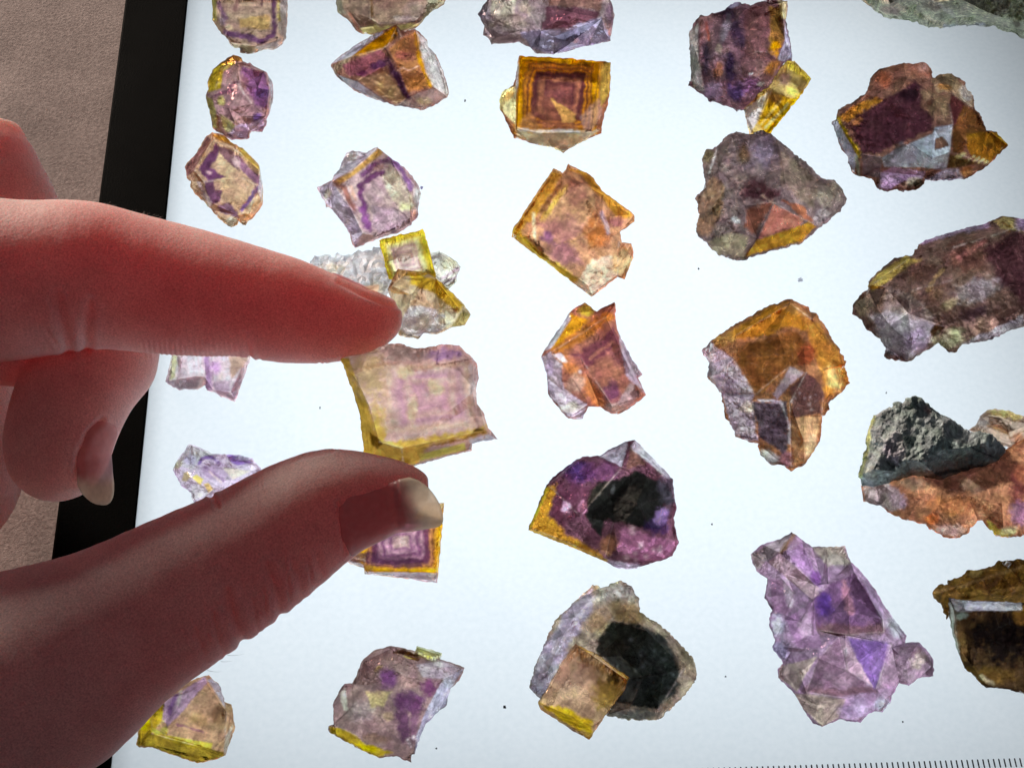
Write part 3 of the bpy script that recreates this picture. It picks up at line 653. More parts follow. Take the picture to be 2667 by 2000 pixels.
stone('pyramid_fluorite', 'four sided fluorite pyramid with a golden edge and pale clear sides', 'fluorite', (850, 0, 6.144), [('crystal', dict(H=11, rough=.015,
 out=[(70,1030,.3),(250,880,.3),(470,725,.35),(730,575,.4),(900,490,.6),(1120,400,.85),(1200,500,.85),(1310,500,.85),(1410,470,.8),(1500,520,.5),(1610,650,.35),(1640,760,.3),(1760,900,.2),(1860,1120,.15),(1910,1270,.1),(1955,1480,.05),(1945,1560,.05),(1729,1690,.05),(1530,1774,.05),(1307,1725,.05),(1180,1690,.05),(1096,1707,.05),(960,1650,.05),(690,1560,.05),(440,1450,.05),(300,1340,.1),(170,1230,.15),(75,1080,.25)],
 ridge=[[(80,1045,.4),(400,910,.75),(930,770,1),(1000,700,1),(1130,440,.9)],[(1130,440,.9),(1200,590,1),(1440,480,.85),(1480,800,.9),(1600,1200,.7),(1720,1400,.5),(1450,1480,.45),(1270,1600,.35),(1100,1680,.2),(500,1300,.4),(150,1190,.35),(80,1045,.4)],[(930,770,1),(1070,980,1.02),(1290,1560,.4)]],
 base=(158,116,100), layers=[
 ('poly',[(70,1030),(470,725),(900,480),(900,560),(600,740),(400,910)],(206,202,212),.92,8),
 ('poly',[(1440,500),(1610,650),(1860,1120),(1955,1480),(1920,1540),(1720,1400),(1600,1200),(1480,800)],(206,202,198),.92,8),
 ('poly',[(80,1080),(150,1190),(500,1310),(960,1640),(690,1560),(300,1340)],(204,210,218),.92,8),
 ('poly',[(1100,1690),(1270,1600),(1450,1500),(1720,1420),(1950,1540),(1530,1774)],(196,186,186),.85,15),('blob',(1560,1630,140,60,0),(210,208,174),.8),
 ('poly',[(1000,790),(1200,620),(1440,500),(1480,800),(1600,1200),(1650,1400),(1320,1480),(1100,990)],(178,122,80),.85,15),
 ('poly',[(590,770),(940,520),(1110,420),(1140,560),(930,770),(500,900),(400,910)],(206,146,26),.95,15),
 ('poly',[(80,1045),(400,910),(300,1050),(150,1190)],(156,138,112),.9,20),
 ('poly',[(250,1050),(520,930),(860,800),(1000,920),(900,1100),(600,1230),(330,1200)],(146,88,98),.9,30),
 ('blob',(800,1050,170,75,-20),(66,36,62),.95),('line',[(850,1020),(1000,960)],(78,44,70),.8,60),('blob',(560,1160,100,50,-15),(106,54,86),.85),
 ('line',[(1010,1000),(1060,1150),(1180,1290),(1290,1560)],(74,44,70),.92,62),
 ('poly',[(480,1260),(920,1160),(1080,1300),(1250,1580),(1100,1680)],(196,166,130),.85,30),('blob',(880,1380,70,70,0),(220,190,140),.8),('blob',(1050,1480,60,120,20),(212,186,136),.8),
 ('line',[(1120,1200),(1200,1330),(1290,1560)],(76,46,72),.9,48),
 ('blob',(1200,880,120,80,0),(196,118,104),.8),('blob',(1330,900,110,120,0),(142,86,82),.6),
 ('line',[(1430,560),(1480,850),(1590,1200),(1680,1380)],(206,150,48),.9,40),
 ('line',[(940,780),(1080,980)],(92,58,38),.9,14),('blob',(1090,590,30,45,20),(78,52,42),.85),
 ('line',[(1130,1140),(1220,1090),(1310,1140),(1480,1060)],(218,174,154),.9,10),('blob',(1450,1330,150,120,0),(186,126,70),.6)]))], G_B)
stone('zoned_fluorite', 'mauve fluorite cube with a V shaped violet band, resting against a yellow cube', 'fluorite', (810, 370, 6.9125), [('crystal', dict(H=10, rough=.02,
 out=[(1205,98,.8),(1290,170),(1450,310),(1680,450),(1820,620),(1940,790),(1975,930),(1950,1090),(1930,1200),(1925,1360),(1830,1440),(1800,1490),(1600,1630),(1216,1742),(960,1850),(798,1908),(740,1840),(690,1640),(480,1330),(350,1200),(260,1170),(265,1100),(200,1010),(103,830),(260,745),(370,700),(420,580),(500,500),(580,300),(640,190),(740,155),(1000,190),(1100,130)],
 ridge=[[(380,700,.9),(720,520,.95),(1215,110,.95),(1440,330,1),(1760,880,.95),(1800,1470,.6),(1200,1700,.45),(930,1640,.5),(700,1180,.75),(380,700,.9)],[(103,830,.5),(340,1100,.45)],[(520,490,.6),(980,250,.6)]],
 base=(194,168,164), layers=[
 ('poly',[(420,580),(580,300),(640,190),(740,155),(1000,190),(1205,98),(1130,200),(720,500),(390,700)],(200,190,196),.92,8),('blob',(740,250,100,80,0),(220,220,206),.9),
 ('poly',[(390,710),(720,540),(1215,110),(1300,200),(1000,430),(720,640),(500,780)],(200,156,86),.92,20),
 ('line',[(420,740),(620,850),(700,1100),(780,1220)],(152,100,86),.88,50),
 ('blob',(1180,880,180,220,0),(196,166,170),.7),
 ('poly',[(1400,400),(1560,560),(1780,900),(1880,1150),(1650,1230),(1400,950),(1300,600)],(226,210,182),.88,50),('blob',(1720,1150,100,80,0),(230,226,172),.85),
 ('line',[(1420,290),(1130,420),(920,560)],(122,74,118),.9,62),('line',[(1280,560),(1080,620),(880,800),(900,1000),(1000,1200)],(100,54,96),.93,62),('line',[(940,1200),(960,1400),(1060,1560)],(136,74,138),.88,78),
 ('line',[(720,800),(800,1050)],(200,160,140),.85,40),
 ('poly',[(380,720),(700,1180),(930,1640),(800,1900),(690,1640),(480,1330),(200,1010),(103,830)],(194,180,196),.88,15),('blob',(300,960,70,130,30),(210,200,176),.8),
 ('line',[(1480,360),(1680,580),(1800,850)],(142,100,154),.85,60),('blob',(1920,1000,70,200,0),(210,214,210),.8),
 ('poly',[(1100,1150),(1500,1190),(1780,1430),(1250,1650),(1100,1500)],(184,158,170),.7,50),
 ('line',[(1500,1190),(1700,1320),(1800,1480)],(108,82,92),.85,16),('blob',(1480,1600,50,50,0),(80,54,80),.8),('line',[(1420,1540),(1550,1450)],(110,85,90),.8,10)]))], G_B)
RB = (780, 560, 2.404)
stone('quartz_specimen', 'white sugary quartz druse carrying two yellow fluorite cubes, behind the index fingertip', 'mineral specimen', RB, [
 ('quartz_druse', dict(H=8, mat='quartz', rough=.10, jag=3.2, facets=190, fsep=.035, fj=.26, dome=.7, edge=(.6,.2), under=.05, facet_shade=.14, wire=.06,
  out=[(65,300),(80,270),(110,255),(150,250),(190,258),(230,235),(280,250),(330,240),(370,215),(400,228),(430,222),(470,198),(510,212),(560,300),(600,420),(540,520),(430,560),(250,500),(100,400)],
  base=(240,238,230), layers=[('poly',[(60,240),(520,190),(520,250),(70,310)],(214,222,230),.8,25),('blob',(220,330,80,40,0),(226,214,196),.7),('blob',(480,470,80,40,0),(205,195,165),.6)])),
 ('clear_crystal', dict(H=6, mat='clear', rough=.04, facets=6, out=[(790,240),(830,235),(880,225),(950,265),(1012,325),(985,385),(985,420),(935,465),(900,440),(820,360)], base=(224,220,206),
  layers=[('line',[(880,400),(990,340)],(190,165,180),.7,10),('line',[(900,430),(985,385)],(185,160,180),.7,9),('blob',(930,300,50,40,0),(232,226,190),.8)])),
 ('yellow_cube', dict(H=9, mat='clear', rough=.01, out=[(498,158,.95),(640,122,.98),(775,92,1),(802,180,.95),(858,390,.75),(700,420,.65),(560,400,.7),(530,290,.85)], base=(226,206,150),
  ridge=[[(545,175,1),(765,115,1),(835,380,.78)],[(545,175,1),(590,390,.72)]],
  layers=[('zone',[(498,158),(775,92),(868,410),(560,460)],[(0,(228,208,200),.95),(.22,(220,196,188),.95),(.30,(190,158,164),.95),(.38,(228,208,196),.95),(.48,(192,162,166),.95),(.56,(228,212,180),.95),(.68,(238,222,150),.95),(.78,(216,192,86),.95),(.88,(236,214,80),.95),(1.0,(206,180,52),.95),(1.15,(206,180,60),.8)])])),
 ('yellow_crystal', dict(H=13, rough=.015, out=[(615,335,.9),(690,350),(800,360),(860,400),(940,470),(1030,560),(1072,620),(1035,690),(960,705),(860,745),(780,745),(745,775),(680,770),(620,750),(590,650),(560,490),(552,460)],
  ridge=[[(560,460,.8),(700,500,1),(850,400,1),(990,580,.75),(1020,640,.4)],[(700,500,1),(690,560,.95),(640,700,.35)],[(850,590,.65),(780,735,.15)],[(850,590,.65),(990,580,.75)],[(850,590,.65),(700,500,1)]],
  base=(206,186,158), layers=[('poly',[(690,355),(860,400),(1030,560),(990,620),(830,480),(690,430)],(204,168,56),.92,15),('poly',[(690,560),(760,470),(850,590),(760,640)],(190,160,130),.88,8),
   ('poly',[(620,700),(700,560),(850,600),(980,640),(860,745),(680,770)],(210,206,212),.85,15),('blob',(930,650,80,50,-20),(230,220,186),.85),('poly',[(1020,600),(1072,620),(1035,690),(950,700)],(158,146,90),.85,8),('blob',(650,430,60,50,0),(190,160,110),.6)]))], G_B)
stone('pinched_fluorite', 'big square yellow edged pink fluorite slab held between index finger and thumb', 'fluorite', RB, [('crystal', dict(H=9, z=36.0, mat='soft', rough=.010, step=3.6, facet_shade=.1,
 out=[(255,900,.95),(330,850,.95),(440,830,.95),(560,805,.95),(640,805,.95),(700,830,.95),(765,835,.95),(870,815,.95),(930,808,.95),(1000,818,.95),(1080,890,.9),(1110,930,.85),(1122,1020,.8),(1105,1080,.8),(1110,1180,.75),(1150,1230,.7),(1180,1330,.6),(1238,1400,.1),(1080,1430,.1),(1080,1475,.05),(900,1520,.05),(690,1580,.05),(600,1620,.05),(400,1640,.1),(400,1440,.3),(370,1220,.4),(330,1090,.5)],
 ridge=[[(310,900,1),(370,1050,1),(440,1200,1),(500,1420,.95),(640,1460,.9),(1165,1345,.85),(1100,1100,.95),(1080,905,1)],[(720,1540,.3),(1060,1440,.3),(1200,1385,.35)],[(640,1460,.9),(650,1570,.3)]],
 base=(222,188,178), layers=[
 ('poly',[(255,900),(310,900),(370,1050),(440,1210),(480,1420),(400,1640),(370,1220)],(204,174,74),.93,9),
 ('poly',[(400,1440),(490,1250),(550,1420),(900,1380),(1170,1320),(1180,1370),(820,1450),(700,1600),(400,1640)],(226,188,88),.92,28),
 ('blob',(440,1000,120,150,0),(208,182,138),.85),('blob',(490,1290,60,120,-10),(228,190,110),.7),
 ('zone',[(500,930),(1090,910),(1120,1340),(540,1380)],[(0,(226,186,184),.8),(.3,(204,156,172),.85),(.48,(226,188,176),.85),(.6,(200,156,172),.85),(.74,(218,182,180),.8),(.86,(232,198,168),.6),(1,(232,198,158),.0)]),
 ('blob',(660,985,65,35,-10),(236,206,166),.85),('blob',(850,1080,60,45,30),(236,206,166),.85),('blob',(710,1220,35,95,5),(236,206,166),.75),('blob',(960,1060,40,120,0),(222,186,166),.5),
 ('blob',(900,870,115,45,-5),(182,150,200),.85),('blob',(700,860,120,40,10),(205,180,170),.6),
 ('poly',[(440,1360),(480,1385),(525,1430),(490,1465),(450,1440)],(104,80,26),.9,8),
 ('line',[(850,940),(940,930),(1020,912),(1085,900)],(84,26,38),.75,3.5),('line',[(868,850),(858,935)],(100,54,108),.8,3.5),('speck',(960,925,60),7,6,(80,25,35),.8),
 ('blob',(1085,1030,36,130,0),(216,206,210),.7),('line',[(820,1450),(1000,1410),(1160,1360)],(150,110,48),.85,10),
 ('poly',[(750,1500),(1035,1425),(1045,1470),(760,1540)],(238,220,116),.92,6),('line',[(560,1420),(640,1460)],(240,210,120),.7,10),
 ('poly',[(1060,1410),(1180,1370),(1238,1400),(1080,1440)],(208,210,220),.92,5),('line',[(640,1610),(700,1580),(1078,1482)],(210,212,220),.92,10),('blob',(650,1540,40,22,0),(150,115,40),.7)]))], G_B)
stone('banded_fluorite', 'square fluorite with purple banding inside a golden frame, under the thumbnail', 'fluorite', (650, 1100, 4.022), [('crystal', dict(H=8, rough=.015,
 out=[(1000,1100,.9),(1500,850,.9),(1900,840,.9),(2035,845,.9),(2030,950,.9),(2005,1250,.7),(1990,1440,.5),(1968,1681,.05),(1830,1665,.05),(1704,1641,.05),(1386,1607,.05),(1204,1584,.05),(1195,1525,.15),(1060,1480,.25),(965,1415,.4)],
 ridge=[[(1910,930,1),(2020,950,.98),(1965,1570,.65),(1200,1545,.65),(1205,1440,.75),(990,1390,.65)],[(1910,930,1),(1000,1150,1)]],
 base=(172,132,136), warp=7, layers=[
 ('zone',[(1150,900),(2025,940),(1968,1572),(1150,1555)],[(0,(220,186,180),.95),(.14,(214,180,174),.95),(.22,(148,102,130),.95),(.34,(192,152,164),.95),(.42,(126,76,112),.95),(.52,(184,142,154),.95),(.6,(106,60,88),.95),(.7,(116,66,82),.95),(.77,(208,146,96),.95),(.82,(126,70,46),.95),(.87,(212,156,64),.95),(1,(220,170,28),.95),(1.1,(220,170,40),.5)]),
 ('poly',[(965,1400),(1200,1350),(1500,1400),(1800,1460),(1790,1520),(1200,1490),(1060,1470)],(88,56,78),.75,25),
 ('poly',[(1200,1480),(1300,1500),(1290,1560),(1200,1550)],(150,110,60),.7,12),
 ('poly',[(1204,1562),(1968,1577),(1965,1680),(1700,1640),(1204,1584)],(196,196,208),.96,6),('poly',[(1000,1430),(1195,1490),(1195,1525),(1060,1480)],(206,206,214),.95,8),
 ('blob',(1990,880,45,40,0),(222,212,156),.9),('speck',(1500,1330,300),14,16,(95,55,85),.5)]))], G_B)
stone('stepped_fluorite', 'curved purple and cream fluorite block with glassy upper steps and a yellow lower edge', 'fluorite', (780, 1620, 4.366), [
 ('crystal', dict(H=11, rough=.03, facets=5,
 out=[(1040,270,.8),(1180,290),(1310,330),(1450,400),(1640,425),(1880,515,.55),(1820,660),(1720,750),(1690,850),(1680,930),(1640,975),(1590,1000),(1440,1150),(1370,1300),(1310,1500),(1280,1500),(1275,1590),(1180,1560),(1100,1520),(900,1535),(750,1470),(640,1420),(350,1250),(320,1215),(340,1175),(388,1155),(380,910),(510,690),(580,690),(600,700),(660,560),(720,420),(850,320)],
 ridge=[[(600,700,.9),(730,450,.95),(1040,300,.9),(1310,500,1),(1640,650,.85),(1450,1000,.75),(1290,1480,.15)],[(390,1160,.45),(700,1300,.5),(1250,1480,.25)],[(600,700,.9),(610,950,.8),(390,1160,.45)],[(1310,500,1),(1840,520,.65)],[(1100,560,1),(1360,640,1),(1450,1000,.75)]],
 base=(160,134,130), layers=[
 ('blob',(850,440,170,120,-20),(152,122,118),.85),('blob',(900,530,60,25,-30),(180,155,90),.7),
 ('blob',(700,1000,160,130,0),(190,174,170),.7),
 ('poly',[(760,780),(1040,800),(950,960),(820,960)],(220,200,146),.88,40),
 ('blob',(1010,640,115,115,0),(142,90,144),.9),('blob',(1480,750,115,120,0),(110,58,100),.9),('blob',(1250,900,180,130,0),(112,70,112),.85),('line',[(1150,880),(1190,1280)],(92,56,88),.85,85),('line',[(1330,900),(1300,1300)],(120,76,110),.7,60),
 ('blob',(1220,690,130,70,20),(182,146,142),.8),('blob',(1010,1060,70,60,0),(205,185,140),.6),
 ('blob',(880,1320,180,60,10),(132,106,86),.75),
 ('poly',[(340,1180),(560,1230),(700,1330),(900,1430),(1080,1480),(900,1535),(640,1420),(350,1250)],(196,170,56),.92,20),('blob',(760,1420,110,40,20),(232,206,44),.9),
 ('poly',[(1640,640),(1880,515),(1720,750),(1680,930),(1440,1150),(1310,1500),(1330,1300),(1440,1000)],(200,200,218),.94,8),
 ('poly',[(1330,480),(1620,430),(1850,530),(1640,650),(1400,620)],(186,174,180),.88,12),('blob',(1600,480,80,35,15),(216,210,206),.85),
 ('poly',[(450,820),(520,740),(560,1000),(500,1000)],(212,206,192),.85,15),('poly',[(380,910),(510,690),(470,800),(430,1000)],(140,120,120),.7,12),('speck',(1275,1350,60),8,14,(235,225,225),.8)])),
 ('step', dict(H=9, z=4, mat='clear', out=[(1330,265,.9),(1480,305),(1620,350,.9),(1615,410),(1530,470,.3),(1400,420),(1305,370)], ridge=[[(1335,290,1),(1590,370,1),(1530,450,.5)]], base=(206,210,182), layers=[('blob',(1440,400,80,30,15),(236,226,120),.9)])),
 ('step', dict(H=8, z=4, mat='clear', out=[(1190,290,.9),(1330,340),(1395,390,.8),(1330,480,.3),(1180,430,.4),(1060,375),(1075,325)], ridge=[[(1080,340,1),(1370,400,1)]], base=(184,164,150), layers=[('poly',[(1190,370),(1330,410),(1310,480),(1185,430)],(206,196,110),.9,8)]))], G_B)
# middle column
RC = (780, 0, 2.476)
stone('smoky_fluorite', 'glassy fluorite with a dark purple window and lilac lower rim, cut off at the top', 'fluorite', RC, [('crystal', dict(H=10, rough=.03, facets=8,
 out=[(1150,95),(1250,-60),(1600,-100),(1990,-60),(2030,100),(2005,265),(1860,295),(1640,355),(1520,345),(1490,310),(1410,275),(1240,290),(1230,265),(1185,225),(1190,170)],
 ridge=[[(1400,-50,1),(1560,200,.7),(1950,120,.8)],[(1590,-50,1),(1560,200,.7),(1420,200,.6),(1250,250,.35)],[(1235,-20,.8),(1240,110,.7),(1420,100,.8)],[(1560,200,.7),(1640,240,.4),(1640,340,.08)]],
 base=(172,152,152), layers=[
 ('poly',[(1600,-100),(1980,-60),(1940,70),(1610,40)],(152,112,98),.88,15),('poly',[(1590,40),(1940,70),(1930,130),(1720,190),(1570,200)],(104,62,74),.92,15),
 ('poly',[(1240,0),(1400,0),(1390,100),(1240,110)],(206,196,176),.85,10),('blob',(1350,140,130,60,0),(176,156,142),.75),('blob',(1450,40,40,60,0),(205,190,165),.7),
 ('poly',[(1420,220),(1560,200),(1720,190),(1950,110),(2010,260),(1860,295),(1640,355),(1500,310)],(186,180,208),.9,15),
 ('blob',(2000,90,30,80,0),(118,92,108),.85),('blob',(1190,90,50,60,0),(152,142,148),.8),('blob',(1650,300,50,30,0),(210,208,225),.7)]))], G_C)
stone('zoned_fluorite', 'upright square fluorite with nested brown and gold rings like a picture frame', 'fluorite', RC, [('crystal', dict(H=9, rough=.012,
 out=[(1415,362,.9),(1535,368,.95),(1760,378,.95),(1790,385,.9),(1950,395,.85),(2008,405,.7),(2005,560,.5),(1985,690,.3),(1955,790,.2),(1945,860,.1),(1860,900,.05),(1760,950,.05),(1700,985,.05),(1640,960,.05),(1500,925,.05),(1385,890,.1),(1330,780,.1),(1320,745,.15),(1290,700,.2),(1288,650,.25),(1310,590,.3),(1380,550,.4),(1395,480,.6)],
 ridge=[[(1425,370,1),(1940,400,1),(1880,850,.7),(1560,860,.7),(1405,830,.7),(1425,370,1)],[(1392,560,.5),(1396,850,.25)],[(1700,960,.05),(1750,860,.65)]],
 base=(164,112,84), layers=[
 ('zone',[(1425,366),(1945,400),(1905,870),(1400,850)],[(0,(104,60,62),.95),(.22,(138,82,76),.95),(.34,(90,46,52),.95),(.44,(166,108,84),.95),(.52,(82,42,48),.95),(.62,(96,52,46),.95),(.67,(206,134,52),.95),(.72,(106,58,42),.95),(.78,(192,126,52),.95),(.83,(112,68,34),.95),(.9,(188,132,36),.95),(1,(216,156,40),.95),(1.1,(210,156,64),.0)]),
 ('blob',(1640,760,150,110,30),(128,80,64),.8),('poly',[(1625,630),(1780,735),(1770,790),(1700,800)],(208,158,94),.85,10),('blob',(1480,800,60,60,0),(160,112,76),.7),
 ('poly',[(1280,560),(1395,560),(1395,850),(1500,920),(1290,700)],(212,206,156),.92,6),('blob',(1350,610,25,50,20),(200,150,80),.7),
 ('poly',[(1940,400),(2010,400),(2000,600),(1940,700)],(196,166,84),.8,8),('poly',[(1800,760),(1930,640),(1960,760),(1860,880)],(150,122,116),.6,15),
 ('poly',[(1400,850),(1560,860),(1880,850),(1945,840),(1860,900),(1700,985),(1390,890)],(218,208,176),.85,10),('line',[(1420,840),(1540,850),(1800,850)],(226,222,214),.7,10),
 ('poly',[(1395,480),(1415,362),(1412,540),(1396,640)],(205,206,212),.8,4)]))], G_C)
stone('amber_fluorite', 'amber fluorite cube standing on its corner with a stepped upper tip', 'fluorite', RC, [('crystal', dict(H=11, rough=.015,
 out=[(1640,1085,.8),(1700,1115,.85),(1735,1060,.85),(1880,1130),(1950,1230),(2160,1385),(2160,1430),(2065,1500),(2080,1560),(2140,1570),(2153,1620),(2153,1665),(2096,1804,.1),(2050,1788,.1),(1885,1914,.05),(1730,1799,.1),(1524,1644,.15),(1370,1531,.3),(1372,1500,.4),(1380,1470),(1450,1370),(1560,1200)],
 ridge=[[(1640,1100,1),(1720,1130,1),(1960,1260,.95),(1950,1400,1),(1990,1500,.9),(1860,1840,.3)],[(1640,1100,1),(1390,1480,.85),(1540,1640,.65),(1790,1790,.4),(1885,1900,.08)],[(1990,1500,.9),(2060,1560,.6),(2050,1780,.12)],[(1735,1070,.9),(1720,1130,1)]],
 base=(198,152,118), layers=[
 ('poly',[(1640,1090),(1700,1130),(1540,1390),(1420,1490),(1380,1480)],(208,158,72),.92,20),('line',[(1690,1180),(1560,1370)],(130,88,54),.85,14),('line',[(1720,1200),(1570,1420)],(222,184,96),.85,18),
 ('poly',[(1720,1080),(1880,1130),(2150,1390),(2060,1430),(1940,1270),(1830,1150)],(212,158,70),.92,18),
 ('blob',(1780,1250,80,110,-10),(154,106,92),.85),('blob',(1700,1480,160,90,0),(172,120,116),.8),('blob',(1600,1530,50,40,0),(134,88,122),.85),('blob',(1700,1640,130,80,20),(172,120,130),.75),
 ('blob',(1920,1500,80,120,0),(182,110,62),.88),('line',[(1750,1560),(1900,1470),(1960,1320)],(222,170,120),.5,8),
 ('blob',(2040,1440,65,40,-15),(148,94,102),.88),('line',[(1950,1370),(1990,1500)],(176,156,168),.85,14),
 ('line',[(1390,1500),(1540,1640),(1800,1820)],(222,192,84),.92,28),
 ('poly',[(1770,1840),(1880,1680),(2010,1640),(2050,1780),(1885,1914)],(226,198,174),.88,15),('blob',(2080,1680,60,80,20),(222,196,146),.88),
 ('poly',[(1500,1370),(1520,1370),(1525,1560),(1500,1500)],(230,212,172),.92,6),('speck',(1900,1540,70),14,7,(130,70,35),.7)]))], G_C)
stone('stacked_fluorite', 'reddish brown fluorite tablet leaning on a paler one, pointed corners up', 'fluorite', RB, [('crystal', dict(H=12, rough=.015,
 out=[(1700,600,.7),(1730,580,.75),(1785,548,.75),(1860,605,.8),(1900,580,.85),(1970,547,.9),(1980,560),(1980,680),(2010,760),(2070,880),(2145,1000),(2120,1020),(2170,1130,.2),(2060,1215,.1),(2000,1245,.05),(1950,1245,.05),(1880,1200,.1),(1810,1200,.1),(1770,1275,.05),(1680,1275,.05),(1600,1180,.1),(1555,1120,.15),(1550,1020,.25),(1515,890,.4),(1530,850,.4)],
 ridge=[[(1580,860,.85),(1920,640,1),(1975,560,.95)],[(1580,860,.85),(1640,920,.85),(1810,1180,.35)],[(1920,640,1),(2140,1130,.45),(1960,1200,.4),(1750,880,.95),(1580,860,.85)],[(1530,870,.5),(1700,610,.7)],[(1640,920,.85),(1650,1100,.4),(1600,1170,.12)]],
 base=(168,112,96), layers=[
 ('poly',[(1570,850),(1700,610),(1740,640),(1830,650),(1700,760)],(212,152,54),.92,12),('blob',(1790,600,50,40,20),(226,192,86),.9),
 ('line',[(1620,860),(1800,720),(1930,640)],(198,128,66),.92,40),('line',[(1640,910),(1760,1020),(1880,1180)],(198,128,82),.9,40),
 ('poly',[(1720,880),(1900,760),(1960,700),(2000,800),(1880,900),(1800,960)],(112,62,74),.93,25),('blob',(1960,1000,90,100,0),(172,116,94),.75),('blob',(1960,1110,60,70,0),(118,72,100),.88),('blob',(2010,880,70,70,0),(136,84,90),.75),('line',[(1820,900),(1960,800)],(190,130,110),.6,12),
 ('poly',[(1515,890),(1570,850),(1640,920),(1650,1090),(1800,1190),(1770,1275),(1680,1275),(1555,1120)],(206,196,208),.9,12),('blob',(1690,1210,70,40,0),(212,206,186),.8),('blob',(1720,1050,60,70,30),(206,170,150),.8),('blob',(1570,960,30,60,0),(190,172,205),.7),
 ('poly',[(1530,850),(1690,610),(1700,650),(1580,830)],(196,196,202),.92,6),('poly',[(1985,680),(2145,1000),(2120,1020),(2170,1120),(2050,1000)],(190,178,192),.75,12),
 ('poly',[(1580,870),(1640,865),(1680,920),(1640,920)],(226,218,224),.92,8),('blob',(1980,1210,70,30,0),(200,180,170),.8),('poly',[(1990,1190),(2080,1040),(2130,1130),(2050,1210)],(180,154,154),.85,15),('blob',(1755,985,14,14,0),(240,230,230),.8)]))], G_C)
stone('dark_core_fluorite', 'violet fluorite with a black heart, gold edges and a clear crystal tip', 'fluorite', (1250, 1100, 1.843), [('crystal', dict(H=12, rough=.035, facets=10,
 out=[(490,165,.6),(575,160),(640,120),(710,90,.7),(745,83,.8),(800,140),(925,270),(935,350),(945,410),(930,460),(940,520),(955,575),(925,640),(890,655),(750,700),(700,705),(640,690),(600,665),(430,595),(230,515,.25),(270,420),(320,300),(360,255),(430,200)],
 ridge=[[(245,510,.5),(330,300,.8),(480,175,.85),(680,215,1),(720,110,.9)],[(720,125,.95),(880,250,.7)],[(480,450,1),(640,480,.9),(600,660,.1)],[(330,300,.8),(480,450,1),(680,215,1)],[(245,510,.5),(430,580,.35),(595,655,.1)]],
 base=(122,84,96), layers=[
 ('blob',(470,240,75,60,0),(98,72,140),.85),('blob',(420,350,130,110,0),(106,62,80),.85),('blob',(580,230,90,50,0),(130,82,120),.7),
 ('poly',[(560,290),(700,260),(740,230),(900,300),(930,380),(880,400),(860,510),(780,500),(600,470),(580,550),(500,440),(530,340)],(30,36,31),.96,12,.35),
 ('blob',(380,430,60,90,0),(94,52,64),.85),('blob',(415,405,22,35,10),(228,178,204),.95),('blob',(492,408,25,32,0),(212,148,174),.95),
 ('poly',[(235,510),(330,300),(370,290),(330,440),(420,540),(590,640),(590,665)],(212,156,66),.93,18),('line',[(240,505),(320,320)],(232,202,76),.9,10),('line',[(240,515),(595,662)],(208,172,76),.9,10),
 ('poly',[(680,500),(800,540),(900,570),(945,580),(900,645),(740,670),(650,600)],(190,128,160),.9,20),('speck',(780,590,100),10,10,(232,200,204),.8),
 ('blob',(850,500,60,40,0),(68,48,96),.85),('blob',(870,450,35,40,0),(190,154,218),.92),
 ('poly',[(575,160),(710,90),(700,140),(680,215)],(212,206,218),.93,6),('poly',[(745,83),(925,270),(900,270),(720,120)],(206,202,210),.92,6),('poly',[(720,120),(760,170),(800,200),(700,230)],(144,104,94),.9,8),
 ('blob',(900,330,45,85,0),(104,100,112),.7),('blob',(690,690,100,22,8),(208,198,212),.9),('blob',(620,580,40,60,30),(198,146,106),.8),('blob',(640,320,12,25,0),(140,140,140),.5)]))], G_C)
stone('fluorite_on_rock', 'honey coloured fluorite cube grown on a grey rock lump with a black hollow', 'mineral specimen', (1250, 1100, 1.843), [
 ('matrix', dict(H=13, mat='cloudy', rough=.06, jag=2.2, facets=18,
 out=[(545,775,.7),(580,790),(620,780),(670,757,.8),(730,785),(765,850),(770,910),(850,960),(930,1030),(1030,1140),(1040,1180),(1035,1240),(960,1330),(870,1420),(830,1430),(690,1425),(605,1402),(680,1280),(696,1232),(560,1128),(458,1078),(410,1150),(340,1265),(292,1338),(235,1270),(260,1180),(300,1080),(360,950),(440,870)],
 ridge=[[(570,990,1),(640,950,1),(800,1000,1),(980,1180,.7),(850,1390,.3)]],
 base=(170,156,138), clear=.85, layers=[
 ('blob',(640,820,110,75,0),(204,200,192),.88),('poly',[(440,870),(545,775),(540,900),(440,1050),(300,1330),(235,1270),(300,1080)],(190,186,204),.88,25),
 ('blob',(700,910,120,60,20),(132,110,70),.85),('blob',(560,960,60,60,0),(170,145,105),.7),
 ('poly',[(560,1040),(640,950),(780,970),(880,1020),(960,1150),(940,1300),(850,1380),(700,1350),(640,1330),(720,1230),(560,1110)],(30,38,33),.96,13,.2),
 ('blob',(850,1180,120,130,0),(72,82,78),.55),('blob',(985,1150,40,90,-30),(166,150,126),.85),('blob',(750,1400,140,25,0),(120,122,118),.85),('speck',(800,1150,150),12,8,(130,140,140),.5)])),
 ('crystal', dict(H=15, rough=.015, z=0.3, out=[(455,1060,.85),(560,1110,.85),(715,1225,.8),(690,1290,.6),(600,1410,.2),(525,1520,.04),(430,1470,.05),(290,1375,.15),(280,1340,.35),(330,1260,.55),(400,1140,.75)],
 ridge=[[(470,1070,1),(705,1235,.9),(610,1395,.5),(545,1460,.4),(290,1345,.5)]],
 base=(188,158,128), layers=[('blob',(420,1200,120,120,0),(194,162,140),.8),('blob',(620,1290,80,110,20),(156,130,62),.85),('poly',[(285,1340),(420,1370),(540,1430),(530,1500),(400,1440)],(212,178,54),.93,15),
  ('blob',(640,1230,42,30,20),(52,42,28),.9),('line',[(480,1065),(600,1130),(715,1225)],(218,180,98),.9,14),('blob',(520,1505,40,20,0),(166,136,76),.8),('line',[(300,1370),(520,1510)],(160,120,50),.6,8),('speck',(640,1300,60),8,8,(205,175,90),.7)]))], G_C)
